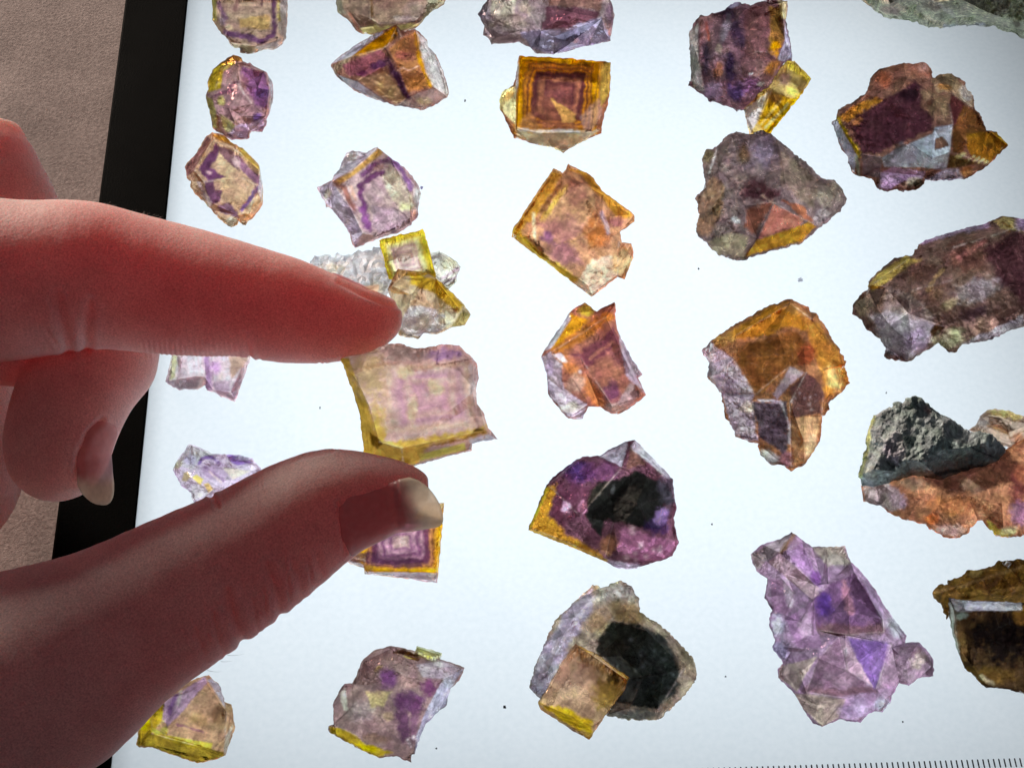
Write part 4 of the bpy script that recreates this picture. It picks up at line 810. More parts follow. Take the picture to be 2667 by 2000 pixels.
# fourth column
RD = (1700, 0, 3.687)
stone('fluorite_cluster', 'dark purple folded fluorite with a yellow striped prism sticking out of its lower right', 'mineral specimen', RD, [
 ('body', dict(H=13, mat='cloudy', rough=.05, jag=1.8, facets=16,
 out=[(450,150,.8),(520,150),(580,130),(690,100),(760,40),(820,25),(880,35),(940,55),(1050,20),(1130,0,.9),(1210,-10),(1290,10),(1305,60),(1280,200),(1310,350),(1345,560),(1340,590),(1260,600),(1230,680),(1130,850),(1100,950),(920,1050),(870,1060),(810,1075),(770,1040),(680,1020),(600,980),(545,985),(520,940),(390,850),(345,830),(345,790),(375,770),(360,560),(348,320),(390,230)],
 ridge=[[(450,160,.9),(450,600,.85),(500,860,.4)],[(450,160,.9),(900,80,1),(1240,30,.95),(1270,380,.9),(1190,580,.8),(830,570,.9)],[(830,570,.9),(980,500,1),(1100,505,1),(1190,580,.8),(1110,840,.4)],[(700,620,.8),(830,570,.9)]],
 base=(136,104,110), layers=[
 ('poly',[(440,170),(560,150),(600,380),(460,380)],(172,130,132),.85,20),('line',[(510,220),(545,390)],(176,98,82),.85,13),('line',[(470,200),(470,380)],(120,75,70),.7,10),
 ('line',[(700,120),(780,250),(850,400)],(62,46,68),.9,72),('line',[(740,560),(740,740)],(50,36,62),.93,62),('line',[(500,430),(530,560),(510,680)],(66,56,72),.88,42),('blob',(690,300,40,140,15),(156,146,152),.85),
 ('poly',[(860,110),(1130,10),(1180,120),(1250,350),(1120,500),(870,560),(900,300)],(122,84,84),.88,30),
 ('poly',[(1130,60),(1230,80),(1270,380),(1190,580),(1120,400)],(154,114,58),.88,25),('blob',(1180,460,60,65,0),(214,152,42),.92),
 ('poly',[(1200,0),(1300,20),(1280,200),(1240,180)],(198,188,148),.88,10),('poly',[(1275,220),(1345,560),(1260,590),(1195,580),(1270,400)],(202,202,216),.93,6),
 ('blob',(640,480,30,65,0),(196,178,158),.88),('blob',(640,680,50,95,0),(166,114,84),.85),('blob',(620,540,90,60,0),(120,100,112),.5),
 ('poly',[(840,580),(980,500),(1100,505),(1190,590),(1230,650),(1100,850),(870,750)],(134,100,98),.88,12),('blob',(1150,650,60,95,40),(172,120,58),.85),
 ('blob',(800,880,95,95,0),(88,72,116),.85),('blob',(950,830,110,85,0),(118,82,114),.8),('blob',(580,880,95,95,0),(172,150,172),.85),
 ('blob',(760,50,90,30,-10),(170,165,185),.8),('blob',(1045,810,35,22,-20),(222,212,208),.9),('blob',(945,720,22,13,-20),(232,222,222),.9),('line',[(900,280),(1060,140)],(160,120,115),.6,10),
 ('poly',[(348,320),(430,230),(440,600),(500,880),(390,850),(360,560)],(196,192,182),.93,8)])),
 ('prism', dict(H=9, rough=.012, z=.2, out=[(1290,590,.9),(1360,590,.9),(1525,755,.6),(1470,850,.5),(1400,950,.4),(1250,1130,.2),(1110,1310,.05),(1020,1300,.05),(930,1295,.05),(910,1200,.15),(870,1060,.35),(1000,900,.6),(1110,840,.8),(1230,640,.9)],
 ridge=[[(1235,640,1),(1110,840,.9),(1270,930,.9),(1390,960,.65)],[(1370,600,1),(1500,760,.75),(1390,960,.65)],[(1140,870,.75),(1000,1180,.15)]],
 base=(216,188,118), layers=[('poly',[(1235,640),(1370,595),(1510,760),(1390,960),(1270,920),(1110,840)],(198,172,116),.92,8),('blob',(1260,760,75,65,0),(164,132,124),.88),
  ('poly',[(1130,880),(1270,930),(1390,970),(1110,1300),(1000,1190)],(214,164,48),.92,15),('blob',(1180,930,85,60,40),(132,90,54),.88),('line',[(1300,1000),(1080,1230)],(238,220,150),.85,13),('line',[(1220,980),(1040,1200)],(235,210,140),.7,9),
  ('line',[(1450,880),(1110,1290)],(220,182,18),.92,22),('line',[(1300,620),(1500,760)],(202,182,74),.88,40),('poly',[(870,1060),(1110,880),(1000,1180),(930,1295),(910,1200)],(220,210,208),.92,12),('blob',(1340,890,75,40,20),(240,212,116),.9)]))], G_D)
RE = (1700, 0, 2.287)
stone('rock_with_fluorite', 'grey brown rocky specimen with a salmon triangular facet and a golden lower edge', 'mineral specimen', RE, [('crystal', dict(H=14, mat='cloudy', rough=.06, jag=2.0, facets=22,
 out=[(470,800,.7),(500,788),(580,800),(600,795),(640,777,.8),(690,790),(740,830),(850,920),(950,1000),(1000,1060),(1090,1080),(1130,1130),(1155,1190),(1130,1240),(1060,1310),(1000,1355),(960,1390),(880,1450),(550,1545),(490,1550),(390,1520),(330,1460),(270,1410),(260,1380),(270,1290),(275,1220),(255,1180),(300,1130),(320,1120),(300,1000),(288,945),(320,890),(380,878),(430,820)],
 ridge=[[(720,1210,1),(620,1420,.45),(550,1530,.06)],[(720,1210,1),(900,1310,.6),(960,1340,.35)],[(720,1210,1),(640,1160,1),(560,1060,1),(470,820,.85)],[(780,1010,.9),(940,1120,.7),(960,1330,.35)],[(620,1420,.45),(900,1330,.5)]],
 roughmap=[([(560,1210),(980,1200),(980,1480),(540,1560)],.15,20)],
 base=(136,118,116), clear=.85, layers=[
 ('blob',(600,900,160,120,0),(122,108,114),.85),('blob',(540,920,50,60,0),(104,78,52),.85),('blob',(660,880,75,95,0),(146,130,148),.8),
 ('poly',[(760,900),(900,1000),(1000,1070),(960,1250),(860,1180),(760,1100)],(142,124,110),.88,25),('blob',(1050,1160,80,85,0),(158,146,132),.88),
 ('blob',(600,1130,90,85,0),(74,42,48),.92),('blob',(700,1150,65,52,20),(84,48,54),.9),('poly',[(560,1250),(720,1200),(620,1400),(540,1360)],(156,98,78),.88,20),
 ('poly',[(760,1190),(900,1230),(960,1330),(910,1310)],(166,104,78),.92,10),('poly',[(722,1220),(910,1310),(870,1350),(630,1425)],(214,142,122),.96,4),
 ('poly',[(550,1530),(620,1430),(870,1350),(930,1320),(975,1350),(880,1440)],(212,158,66),.96,8),
 ('poly',[(270,1180),(360,1050),(430,1100),(400,1300),(330,1420),(265,1380)],(136,110,84),.85,20,.45),('speck',(340,1260,80),34,9,(86,58,38),.75),('speck',(350,1180,80),20,7,(175,160,140),.6),
 ('poly',[(330,1440),(470,1380),(570,1420),(550,1540),(400,1520)],(188,178,148),.85,20),('blob',(490,1310,30,18,20),(232,228,224),.92),('blob',(1000,1290,42,50,40),(198,188,184),.85),
 ('blob',(330,930,35,60,20),(134,128,98),.85),('line',[(385,890),(335,1030)],(222,218,218),.9,8),('line',[(650,1165),(720,1215)],(210,180,160),.7,6)]))], G_D)
RF = (1750, 550, 2.405)
stone('brown_fluorite', 'brown fluorite cube with an orange rim over a dark purple crystal and pale crust', 'mineral specimen', RF, [('crystal', dict(H=15, mat='cloudy', rough=.035, jag=1.8, facets=8,
 out=[(740,550,.75),(800,575),(850,600),(870,630),(910,640),(970,740),(1040,850),(1090,940),(1080,970),(1115,1070,.3),(1070,1130),(975,1200),(985,1240),(945,1290),(930,1440),(870,1530),(830,1590),(740,1625,.04),(680,1585),(620,1590),(550,1520),(540,1460),(400,1415),(390,1370),(330,1280),(310,1140),(220,1040),(235,950),(195,900),(190,870),(245,810),(390,710),(590,600)],
 ridge=[[(250,810,.8),(400,780,.9),(740,580,1),(880,680,1),(1080,960,.6)],[(400,780,.9),(380,920,.85),(520,1150,.75)],[(520,1150,.75),(740,970,.95),(930,1070,.9),(945,1160,.7),(940,1280,.3)],[(520,1180,.8),(740,1200,1),(840,1010,1)],[(740,1200,1),(750,1600,.06)],[(500,1190,.75),(530,1430,.3),(680,1570,.08)],[(950,1180,.5),(1060,1120,.3)]],
 roughmap=[([(190,870),(250,820),(380,930),(520,1150),(530,1440),(400,1410),(310,1140)],2.6,10),([(380,790),(740,590),(1090,950),(960,1180),(520,1140)],.3,20)],
 base=(156,110,80), layers=[
 ('poly',[(330,790),(590,610),(740,570),(820,640),(880,760),(760,720),(470,800)],(198,138,60),.9,25),('poly',[(820,650),(930,720),(1090,950),(1110,1070),(960,1180),(940,1000),(870,860)],(212,148,76),.9,25),
 ('poly',[(380,900),(480,820),(760,740),(880,850),(880,960),(740,970),(520,1140)],(112,70,38),.92,30),('blob',(760,620,90,30,20),(165,130,85),.6),
 ('blob',(1010,1050,50,95,-15),(232,192,128),.85),('blob',(850,900,60,85,0),(154,80,56),.88),('blob',(320,810,75,42,-20),(172,132,82),.85),('line',[(560,1130),(700,1000)],(165,115,60),.7,10),
 ('poly',[(190,870),(250,820),(380,930),(520,1150),(500,1190),(530,1440),(400,1410),(310,1140),(220,1040)],(192,178,188),.92,12),('speck',(330,1130,120),18,16,(150,124,152),.65),('blob',(470,1230,40,40,0),(212,200,180),.75),
 ('poly',[(630,1150),(740,970),(830,1010),(740,1090),(660,1180)],(178,162,168),.88,12),
 ('poly',[(740,1100),(840,1010),(930,1070),(945,1160),(930,1270),(760,1290)],(84,58,58),.92,15),('poly',[(500,1190),(720,1190),(740,1440),(700,1520),(540,1420)],(78,70,82),.92,15),('line',[(540,1180),(680,1190),(740,1330),(735,1450)],(196,192,198),.8,10),('speck',(830,1180,90),12,7,(170,150,150),.6),
 ('poly',[(750,1300),(930,1280),(920,1440),(830,1580),(750,1590)],(182,146,110),.9,20),('blob',(880,1470,40,65,20),(216,188,148),.85),('blob',(720,1560,50,50,0),(144,108,120),.8),('blob',(610,1540,65,42,30),(188,192,188),.85)]))], G_D)
RY = (1850, 1330, 2.476)
stone('amethyst_cluster', 'lilac cluster of many intergrown crystals with a deep violet block in the middle', 'crystal cluster', RY, [('cluster', dict(H=15, rough=.015, jag=1.2, facets=26, fsep=.07, fj=.12, facet_shade=.45,
 out=[(530,138,.7),(590,185),(655,230),(750,232),(870,228,.6),(905,330),(970,390),(1060,500),(1120,610),(1180,690),(1265,805),(1255,850),(1340,845),(1390,890),(1440,960),(1440,1065),(1340,1080),(1280,1125),(1220,1110),(1170,1190),(1160,1240),(1110,1300),(1060,1290),(1020,1305),(965,1365),(830,1345),(720,1392,.04),(660,1370),(600,1280),(545,1180),(440,1075),(435,1020),(470,985),(400,880),(415,830),(380,740),(385,660),(400,640),(350,560),(370,440),(300,390),(262,310),(260,280),(330,215),(440,185)],
 ridge=[[(530,150,.75),(450,270,1),(680,480,.95),(720,460,.8),(600,240,.75)],[(450,270,1),(370,330,.7),(640,560,.75),(680,480,.95)],[(665,575,.85),(760,470,.95),(930,400,.85),(1110,700,.7),(1120,780,.65),(900,800,.7),(690,770,.75),(665,575,.85)],[(690,770,.75),(830,810,.9),(880,1030,.85),(1065,1150,.3)],[(880,1030,.85),(870,800,1),(1170,860,.65),(1070,1150,.3)],[(620,1170,.4),(700,950,.8),(830,810,.9)],[(620,1170,.4),(870,1210,.35),(1070,1150,.3)],[(545,1180,.15),(700,1230,.45),(870,1210,.35),(720,1390,.06)],[(480,400,.75),(540,530,.75),(480,670,.5)],[(480,700,.55),(500,880,.6),(700,900,.8)],[(1170,880,.6),(1330,870,.45),(1430,1000,.2)],[(520,910,.5),(450,1060,.2)]],
 base=(176,150,172), layers=[
 ('poly',[(260,280),(530,138),(450,270),(350,330),(300,390)],(190,174,176),.92,6),('line',[(530,160),(450,280)],(174,140,104),.85,14),('poly',[(370,330),(450,275),(690,480),(750,540),(660,570)],(194,168,174),.92,6),
 ('poly',[(480,270),(590,200),(720,460),(680,480)],(172,138,174),.88,10),('blob',(680,420,40,65,-30),(130,84,148),.85),
 ('poly',[(655,235),(870,228),(900,340),(760,360)],(204,194,180),.88,12),
 ('poly',[(665,575),(760,470),(930,400),(1000,480),(1110,700),(1110,780),(900,800),(690,770)],(112,80,112),.9,14),('blob',(740,600,60,85,0),(88,62,128),.9),('line',[(870,470),(900,640)],(176,130,142),.85,28),('line',[(700,760),(1100,770)],(122,92,94),.85,40),
 ('poly',[(970,390),(1120,610),(1120,760),(1000,480)],(178,156,180),.88,8),
 ('poly',[(385,430),(540,480),(540,640),(480,670),(400,640)],(172,136,164),.9,8),('blob',(510,540,30,95,-10),(212,198,204),.9),
 ('poly',[(480,690),(660,580),(690,770),(720,880),(560,880)],(188,150,184),.9,10),('blob',(610,740,50,100,0),(215,190,205),.6),('line',[(665,590),(660,800)],(110,80,100),.7,6),
 ('blob',(430,740,50,75,0),(208,208,220),.88),('blob',(450,900,60,62,0),(176,170,194),.88),
 ('poly',[(450,1000),(690,940),(600,1080),(560,1160),(440,1075)],(198,184,168),.9,8),
 ('poly',[(620,1170),(700,950),(830,810),(880,1030),(1065,1150),(870,1200)],(156,126,142),.92,8),('line',[(620,1150),(850,1170),(1060,1150)],(126,96,102),.85,28),
 ('poly',[(880,810),(1150,850),(1065,1150),(950,960)],(126,96,158),.88,14),('blob',(1090,960,60,120,20),(150,120,165),.5),('poly',[(830,810),(870,830),(1050,1130),(880,1030)],(202,172,184),.93,5),
 ('poly',[(1170,890),(1330,860),(1440,980),(1430,1065),(1270,1110),(1080,1150)],(174,148,164),.9,10),('blob',(1340,960,50,62,20),(202,188,174),.88),('blob',(1410,980,30,65,10),(130,114,126),.85),
 ('poly',[(545,1180),(620,1180),(870,1215),(830,1330),(720,1390),(600,1280)],(194,176,160),.92,6),('blob',(950,1270,115,75,0),(178,156,184),.88),('blob',(1110,1250,52,52,0),(202,206,216),.9),('blob',(1200,750,50,85,-30),(202,202,208),.9),('blob',(725,1180,16,8,0),(40,25,30),.9)]))], G_D)
# large specimens at the right
stone('rock_lump', 'rough grey green rock lump entering from the upper right corner', 'rock', (2200, 0, 4.737), [('matrix', dict(H=24, mat='rock', clear=.04, rough=.05, jag=2.6, facets=34, fj=.08, edge=(.85,.04), base=(160,164,144), under=1.0,
 out=[(200,-330,.8),(180,-120,.4),(210,0,.25),(300,90,.1),(410,160,.08),(560,240,.05),(650,235,.05),(750,265,.04),(880,275,.04),(1050,340,.04),(1200,350,.04),(1400,318,.05),(1660,325,.05),(1850,330,.05),(1970,380,.05),(2090,410,.04),(2150,470,.04),(2260,500,.04),(2600,560,.04),(2600,-330,.9)],
 layers=[('blob',(560,140,150,60,15),(118,98,92),.75),('blob',(300,30,80,60,30),(150,120,85),.7),('line',[(420,0),(700,90),(1000,230),(1200,330)],(190,182,160),.7,36),('blob',(1080,90,120,60,20),(86,70,62),.7),('line',[(1100,0),(1300,160),(1400,270)],(186,186,176),.7,28),('line',[(1230,330),(1700,310)],(150,158,166),.7,20),('blob',(2130,310,48,46,0),(60,52,36),.85),('blob',(900,60,120,50,0),(110,115,98),.6),('blob',(1800,120,300,90,0),(162,160,136),.6)]))], G_E)
stone('fluorite_cluster', 'maroon fluorite cluster with a grey mirror like facet and a pointed amber corner', 'mineral specimen', (2150, 130, 4.253), [('cluster', dict(H=15, mat='cloudy', rough=.03, jag=1.8, facets=8,
 out=[(120,770,.5),(140,660),(270,590),(430,500),(450,470),(520,300),(600,210),(750,180),(860,150),(1000,155),(1050,140),(1110,145),(1170,200),(1180,310),(1220,310),(1280,275),(1400,265),(1460,300),(1540,350),(1560,430),(1640,520),(1645,640),(1720,740),(1790,885),(1890,910),(2028,1055,.35),(1930,1150),(1800,1280),(1525,1445,.08),(1480,1430),(1170,1460),(1110,1440),(1090,1490),(1000,1555),(930,1555),(855,1580,.04),(790,1540),(690,1570),(600,1550),(545,1480),(520,1430),(360,1395),(310,1370),(270,1290),(240,1190),(180,1110),(120,950),(75,820,.35),(80,800,.4)],
 ridge=[[(120,770,.7),(440,500,.95),(900,330,1.05),(1180,500,1),(1200,900,.85),(900,1000,.85),(620,1200,.7),(390,1160,.65),(120,770,.7)],[(1400,480,1),(1370,600,.95),(1410,830,.85),(1380,1130,.6),(1340,1310,.3)],[(1400,480,1),(1640,640,.8),(1790,890,.6),(2010,1055,.4)],[(1210,900,.85),(1410,830,.85)],[(620,1200,.7),(600,1530,.08)],[(390,1160,.65),(360,1390,.08)],[(1380,1130,.6),(1800,1260,.2)],[(600,1350,.3),(1100,1400,.12),(1340,1310,.3)]],
 roughmap=[([(620,1200),(1190,930),(1410,830),(1340,1310),(650,1300)],.1,10),([(470,470),(640,200),(1110,145),(1170,310),(1400,265),(1640,520),(1640,640),(1250,480),(640,430)],2.0,20)],
 base=(136,100,86), layers=[
 ('poly',[(250,820),(480,640),(700,520),(1000,350),(1080,450),(1050,620),(1180,760),(1180,900),(820,1040),(600,1150),(400,1150)],(72,40,50),.94,40),('blob',(930,500,115,105,0),(34,20,26),.92),
 ('poly',[(120,770),(280,640),(560,520),(620,560),(420,680),(240,810)],(174,122,54),.9,25),('line',[(125,780),(230,960),(370,1170)],(168,146,46),.93,30),('blob',(330,800,70,40,-30),(190,135,85),.6),
 ('poly',[(470,470),(520,300),(640,200),(860,150),(1110,145),(1170,310),(900,300),(640,430)],(158,112,96),.9,30),('blob',(640,330,85,85,0),(178,110,78),.8),('blob',(1080,200,60,65,0),(196,160,150),.85),
 ('poly',[(1160,330),(1280,280),(1400,265),(1560,430),(1640,520),(1640,640),(1400,480),(1250,480)],(184,158,128),.9,20),('blob',(1330,420,85,42,10),(200,144,86),.85),('blob',(1560,480,75,105,-30),(204,194,186),.85),
 ('poly',[(1050,450),(1200,480),(1260,500),(1400,480),(1370,600),(1410,830),(1250,840),(1150,700)],(136,110,90),.88,30),('blob',(1310,680,40,95,0),(178,152,122),.85),('blob',(1160,580,60,30,-40),(95,60,50),.8),
 ('poly',[(1400,490),(1540,600),(1490,800),(1420,850),(1365,620)],(92,48,50),.93,15),('poly',[(1540,620),(1660,660),(1790,890),(1660,940),(1560,940),(1520,1170),(1400,1130),(1420,860)],(120,80,46),.92,20),
 ('poly',[(1560,930),(1680,920),(1800,900),(1900,920),(2020,1055),(1800,1260),(1640,1200),(1560,1100)],(158,112,42),.92,15),('line',[(1900,930),(2015,1060)],(174,142,48),.88,22),('blob',(1820,1090,35,65,20),(94,62,28),.85),
 ('poly',[(830,1080),(1190,930),(1210,860),(1410,830),(1380,1130),(1340,1310),(1290,1330),(1050,1300),(650,1300),(620,1200)],(172,180,188),.95,8),('line',[(860,1060),(680,1230)],(96,96,98),.85,40),
 ('poly',[(1212,985),(1290,960),(1350,1010),(1365,1065),(1210,1115)],(94,66,48),.96,4),
 ('poly',[(600,1350),(760,1300),(1100,1360),(1090,1430),(860,1460),(740,1520),(680,1560),(600,1540)],(174,146,174),.9,20),('poly',[(400,1150),(620,1180),(600,1400),(420,1390)],(130,112,118),.85,20),('line',[(430,1390),(570,1310)],(85,60,65),.7,14),
 ('poly',[(78,810),(120,775),(340,1170),(320,1370),(240,1190),(120,950)],(198,200,212),.95,6),('line',[(345,1190),(370,1380)],(162,172,148),.9,22),
 ('poly',[(1350,1310),(1380,1160),(1530,1200),(1700,1260),(1480,1300)],(84,64,34),.93,8),('line',[(1460,1190),(1530,1150)],(232,222,156),.95,22),('line',[(1590,1215),(1650,1180)],(228,216,160),.9,13),('line',[(1640,1230),(1700,1195)],(232,222,160),.9,13),('line',[(1700,1245),(1750,1215)],(232,222,160),.9,13),('line',[(1760,1255),(1790,1240)],(232,222,160),.9,13),
 ('poly',[(1110,1440),(1340,1320),(1500,1320),(1520,1440),(1170,1460)],(188,180,196),.9,12),('blob',(1560,1350,75,50,-25),(194,142,90),.88),('blob',(980,1470,95,52,-20),(208,198,168),.88)]))], G_E)
stone('brown_fluorite', 'long brown and maroon fluorite mass with a gold left shoulder, cut off at the right', 'mineral specimen', RF, [('crystal', dict(H=16, mat='cloudy', rough=.05, jag=2.0, facets=22, fj=.18,
 out=[(1230,440,.45),(1300,370),(1380,300),(1470,280),(1510,275),(1515,240),(1540,230),(1545,205),(1640,165),(1750,130),(1960,80),(2060,35,.8),(2130,40),(2180,50),(2300,60),(2420,150),(2420,500),(2300,660),(2205,720),(2150,740),(1980,810),(1820,840),(1780,880),(1740,890),(1700,850),(1670,830),(1600,870),(1500,935),(1470,945),(1360,930),(1330,900),(1340,850),(1290,790),(1200,720),(1190,690),(1125,640),(1130,600),(1190,510),(1230,495)],
 ridge=[[(1240,470,.6),(1500,290,.85),(1760,230,1),(2150,110,.95)],[(1340,480,.75),(1500,500,.95),(1700,350,1),(1760,230,1)],[(2050,500,.85),(1760,430,1),(1500,500,.95)],[(2050,500,.85),(2000,620,.55),(1700,720,.35),(1480,640,.5)],[(2200,600,.5),(2050,700,.2)]],
 base=(126,100,90), layers=[
 ('poly',[(1230,470),(1300,380),(1470,285),(1560,300),(1400,400),(1260,500)],(198,172,98),.92,15),('blob',(1560,380,130,75,0),(98,70,60),.88),('blob',(1850,280,160,130,0),(104,70,60),.88),
 ('poly',[(1950,240),(2150,110),(2420,200),(2420,450),(2200,580),(2050,450)],(76,46,50),.94,40),
 ('line',[(1560,200),(1760,140),(1980,85)],(182,160,184),.88,18),('poly',[(2020,60),(2100,35),(2150,60),(2200,130),(2060,110)],(178,164,112),.9,8),('blob',(2190,80,40,50,40),(204,178,212),.9),
 ('poly',[(1350,480),(1500,520),(1650,650),(1640,730),(1330,640)],(158,142,136),.82,30),('poly',[(1240,650),(1370,630),(1480,650),(1650,720),(1500,930),(1340,880)],(174,166,170),.88,30),('blob',(1530,820,95,75,0),(184,162,186),.8),
 ('blob',(1900,500,150,75,-15),(174,162,164),.85),('line',[(1690,370),(1600,500)],(178,148,106),.8,14),('line',[(1960,180),(1800,290)],(166,114,104),.8,20),('blob',(1740,580,65,30,-40),(204,184,148),.85),('blob',(1420,560,80,40,20),(110,85,75),.6),
 ('poly',[(1615,760),(1640,715),(1715,720),(1680,760),(1640,790)],(64,42,20),.95,5,.6),('blob',(1900,640,95,42,-15),(88,68,74),.85),('blob',(1650,510,70,50,-40),(120,90,70),.6),
 ('blob',(1750,800,115,62,-10),(192,188,152),.88),('blob',(1960,720,95,60,-20),(184,148,132),.85),('poly',[(1800,840),(2205,640),(2205,720),(1980,810)],(198,192,196),.88,12),('blob',(1200,600,65,62,0),(166,146,126),.85),('speck',(1450,740,160),18,9,(130,125,125),.5)]))], G_E)
RG = (2150, 1000, 3.95)
stone('rock_with_fluorite', 'dark grey rock on an orange and pink fluorite base, cut off at the right', 'mineral specimen', RG, [
 ('fluorite_base', dict(H=11, mat='cloudy', rough=.05, jag=1.8, facets=20, fj=.18,
 out=[(365,1050,.4),(500,960),(900,860),(1400,800),(1900,650),(2042,560),(2250,480),(2300,900),(2200,1400),(2042,1555),(1960,1570),(1880,1580),(1760,1565),(1700,1500),(1620,1415),(1570,1400),(1510,1470),(1450,1550),(1340,1590),(1220,1570),(1180,1540),(1080,1500),(1030,1450),(900,1410),(830,1400),(700,1350),(640,1310),(560,1250),(400,1210),(380,1130)],
 base=(194,138,106), layers=[
 ('poly',[(370,1060),(600,1010),(760,1080),(830,1260),(650,1310),(400,1210)],(194,180,178),.9,25),('blob',(740,1190,115,75,20),(200,174,186),.85),('blob',(900,1040,160,75,0),(172,146,120),.85),
 ('poly',[(950,960),(1400,860),(1850,660),(1990,800),(1980,1000),(1640,1080),(1250,1120)],(92,56,46),.93,50),('blob',(1300,1250,260,105,0),(214,142,96),.88),('blob',(1090,1390,75,55,0),(232,124,78),.9),('blob',(1300,1500,180,62,0),(214,180,170),.88),
 ('blob',(1500,1050,120,60,25),(200,158,132),.85),('blob',(1980,1080,95,210,0),(112,58,58),.88),('blob',(2000,1330,105,125,0),(174,130,158),.85),('poly',[(1640,1390),(1700,1400),(1780,1480),(1960,1500),(1900,1570),(1740,1550)],(214,194,98),.92,20),('blob',(1880,1500,95,52,0),(214,204,160),.85),('blob',(2010,920,80,90,0),(190,120,90),.6)])),
 ('pale_crystal', dict(H=9, mat='clear', rough=.03, facets=5, out=[(1470,480),(1560,400),(1590,330),(1660,265),(1740,255),(1890,275),(1960,310),(2050,330),(2250,380),(2250,560),(1920,660),(1830,640),(1700,540)], base=(204,184,166),
  layers=[('blob',(1850,310,190,42,10),(232,218,148),.88),('blob',(1600,400,70,70,0),(205,200,198),.8),('blob',(1790,480,95,85,0),(214,184,164),.85),('blob',(1990,570,70,80,0),(180,124,94),.85),('line',[(1640,470),(1800,365),(1900,400)],(120,94,78),.85,6),('line',[(1870,480),(1900,560),(2042,480)],(130,90,60),.8,8)])),
 ('matrix', dict(H=19, mat='rock', clear=.03, rough=.05, jag=2.4, facets=26, fj=.12, edge=(.8,.35), under=1.0,
 out=[(880,120,.85),(940,125),(1030,170),(1080,240),(1200,310),(1280,350),(1370,410),(1420,450),(1480,490),(1570,485),(1700,510),(1830,640),(1850,700),(1750,800),(1600,860),(1400,900),(1200,990),(900,940),(500,1060),(420,1060),(380,1060),(340,950),(345,890),(380,800),(375,750),(420,650),(410,560),(440,470),(490,330),(600,270),(700,225),(680,200),(740,170),(800,200),(820,150)],
 base=(128,138,137), layers=[('line',[(490,330),(440,480),(420,650),(380,800),(350,950)],(176,184,120),.85,34),('blob',(1050,250,60,42,40),(130,100,100),.7),('line',[(1500,650),(1600,700),(1740,760)],(30,32,32),.85,9),('blob',(700,650,120,180,-30),(185,180,188),.6),('blob',(460,930,70,70,0),(160,165,150),.7),('blob',(1250,680,220,110,0),(138,160,154),.6),('line',[(1000,980),(1250,900),(1700,850)],(40,36,36),.8,30)]))], G_E)
stone('black_fluorite', 'black fluorite block with a white upper edge under an ochre crust', 'mineral specimen', RY, [
 ('crust', dict(H=13, mat='cloudy', rough=.07, jag=2.2, facets=14, clear=.75, out=[(1440,510,.7),(1470,480),(1525,470),(1530,450),(1640,410),(1650,385),(1740,380),(1830,350),(1850,325),(1950,312,.9),(2100,330),(2160,600),(1900,620),(1560,600),(1530,700),(1480,600),(1435,560)],
  base=(130,100,50), layers=[('line',[(1450,520),(1560,500),(1800,430),(2000,360)],(190,160,110),.75,12),('blob',(1850,450,200,70,0),(96,66,28),.7),('line',[(1550,540),(1800,520),(2100,480)],(170,135,80),.7,14),('blob',(1700,400,60,30,-20),(175,150,95),.8)])),
 ('crystal', dict(H=15, mat='fluor', rough=.01, out=[(1535,560,.8),(1620,575,.8),(2020,590,.85),(2160,600,.85),(2160,1200,.05),(2023,1185,.04),(1960,1160,.04),(1900,1150,.04),(1775,1138,.05),(1720,1090,.08),(1640,1010,.15),(1590,900,.3),(1560,780,.5),(1540,690,.6)],
  ridge=[[(1570,645,1),(2160,640,1)],[(1570,645,1),(1600,880,.7),(1780,1120,.1)],[(1540,565,.82),(1570,645,1)]],
  base=(84,64,44), layers=[('blob',(1620,850,42,130,-10),(146,118,76),.85),('blob',(1800,1060,190,62,0),(128,100,54),.88),('blob',(1880,830,230,190,0),(22,17,18),.96),('blob',(2010,660,55,62,0),(170,128,66),.85),('line',[(1740,1060),(1830,1120)],(210,200,160),.85,14),
   ('poly',[(1540,565),(2010,588),(2010,640),(1580,645)],(214,216,224),.96,4),('line',[(1550,600),(1570,800),(1600,930)],(186,194,186),.9,13),('blob',(1620,675,42,25,0),(176,196,188),.9)]))], G_E)
# loose grains on the pad
def grain(px, py, r, c, label, group=None):
    rg = np.random.RandomState(int(px)); n = 9
    an = np.sort(rg.rand(n) * 6.283); rr = r * (0.6 + 0.5 * rg.rand(n))
    x = px + rr * np.cos(an); y = py + 1.2 * rr * np.sin(an)
    bot = unproj(x, y, np.full(n, .06)); top = unproj(px + .6 * (x - px), py + .6 * (y - py), np.full(n, .06 + r * .05))
    V = np.concatenate([bot, top]); Fc = [tuple(range(n))] + [tuple(range(n, 2 * n))] + [(i, (i + 1) % n, n + (i + 1) % n, n + i) for i in range(n)]
    o = new_mesh('dust_grain', V, Fc, mat('quartz'), None, False, {'tint': np.tile(lin(c), (2 * n, 1)), 'clear': np.full(2 * n, .95), 'facet': np.ones(2 * n)})
    origin_to(o, unproj(float(px), float(py), 0.0)); tag(o, label, 'grain', group)
grain(2085, 730, 7.0, (240,242,248), 'grey grain lying between the rocky specimen and the brown fluorite cube')
grain(1314, 1842, 5.5, (70,70,75), 'small dark grain left of the honey cube on grey rock')
grain(1099, 489, 5.0, (190,185,215), 'pale flake beside the mauve cube with the violet band')
for q in [(1819,700),(1854,1365),(834,1062),(2351,1879),(1890,1762),(2308,1023),(1136,1948),(1211,263)]:
    grain(*q, 3.0, (95,92,100), 'tiny speck of dark dust lying loose on the glowing pad', 'dust specks on the pad')
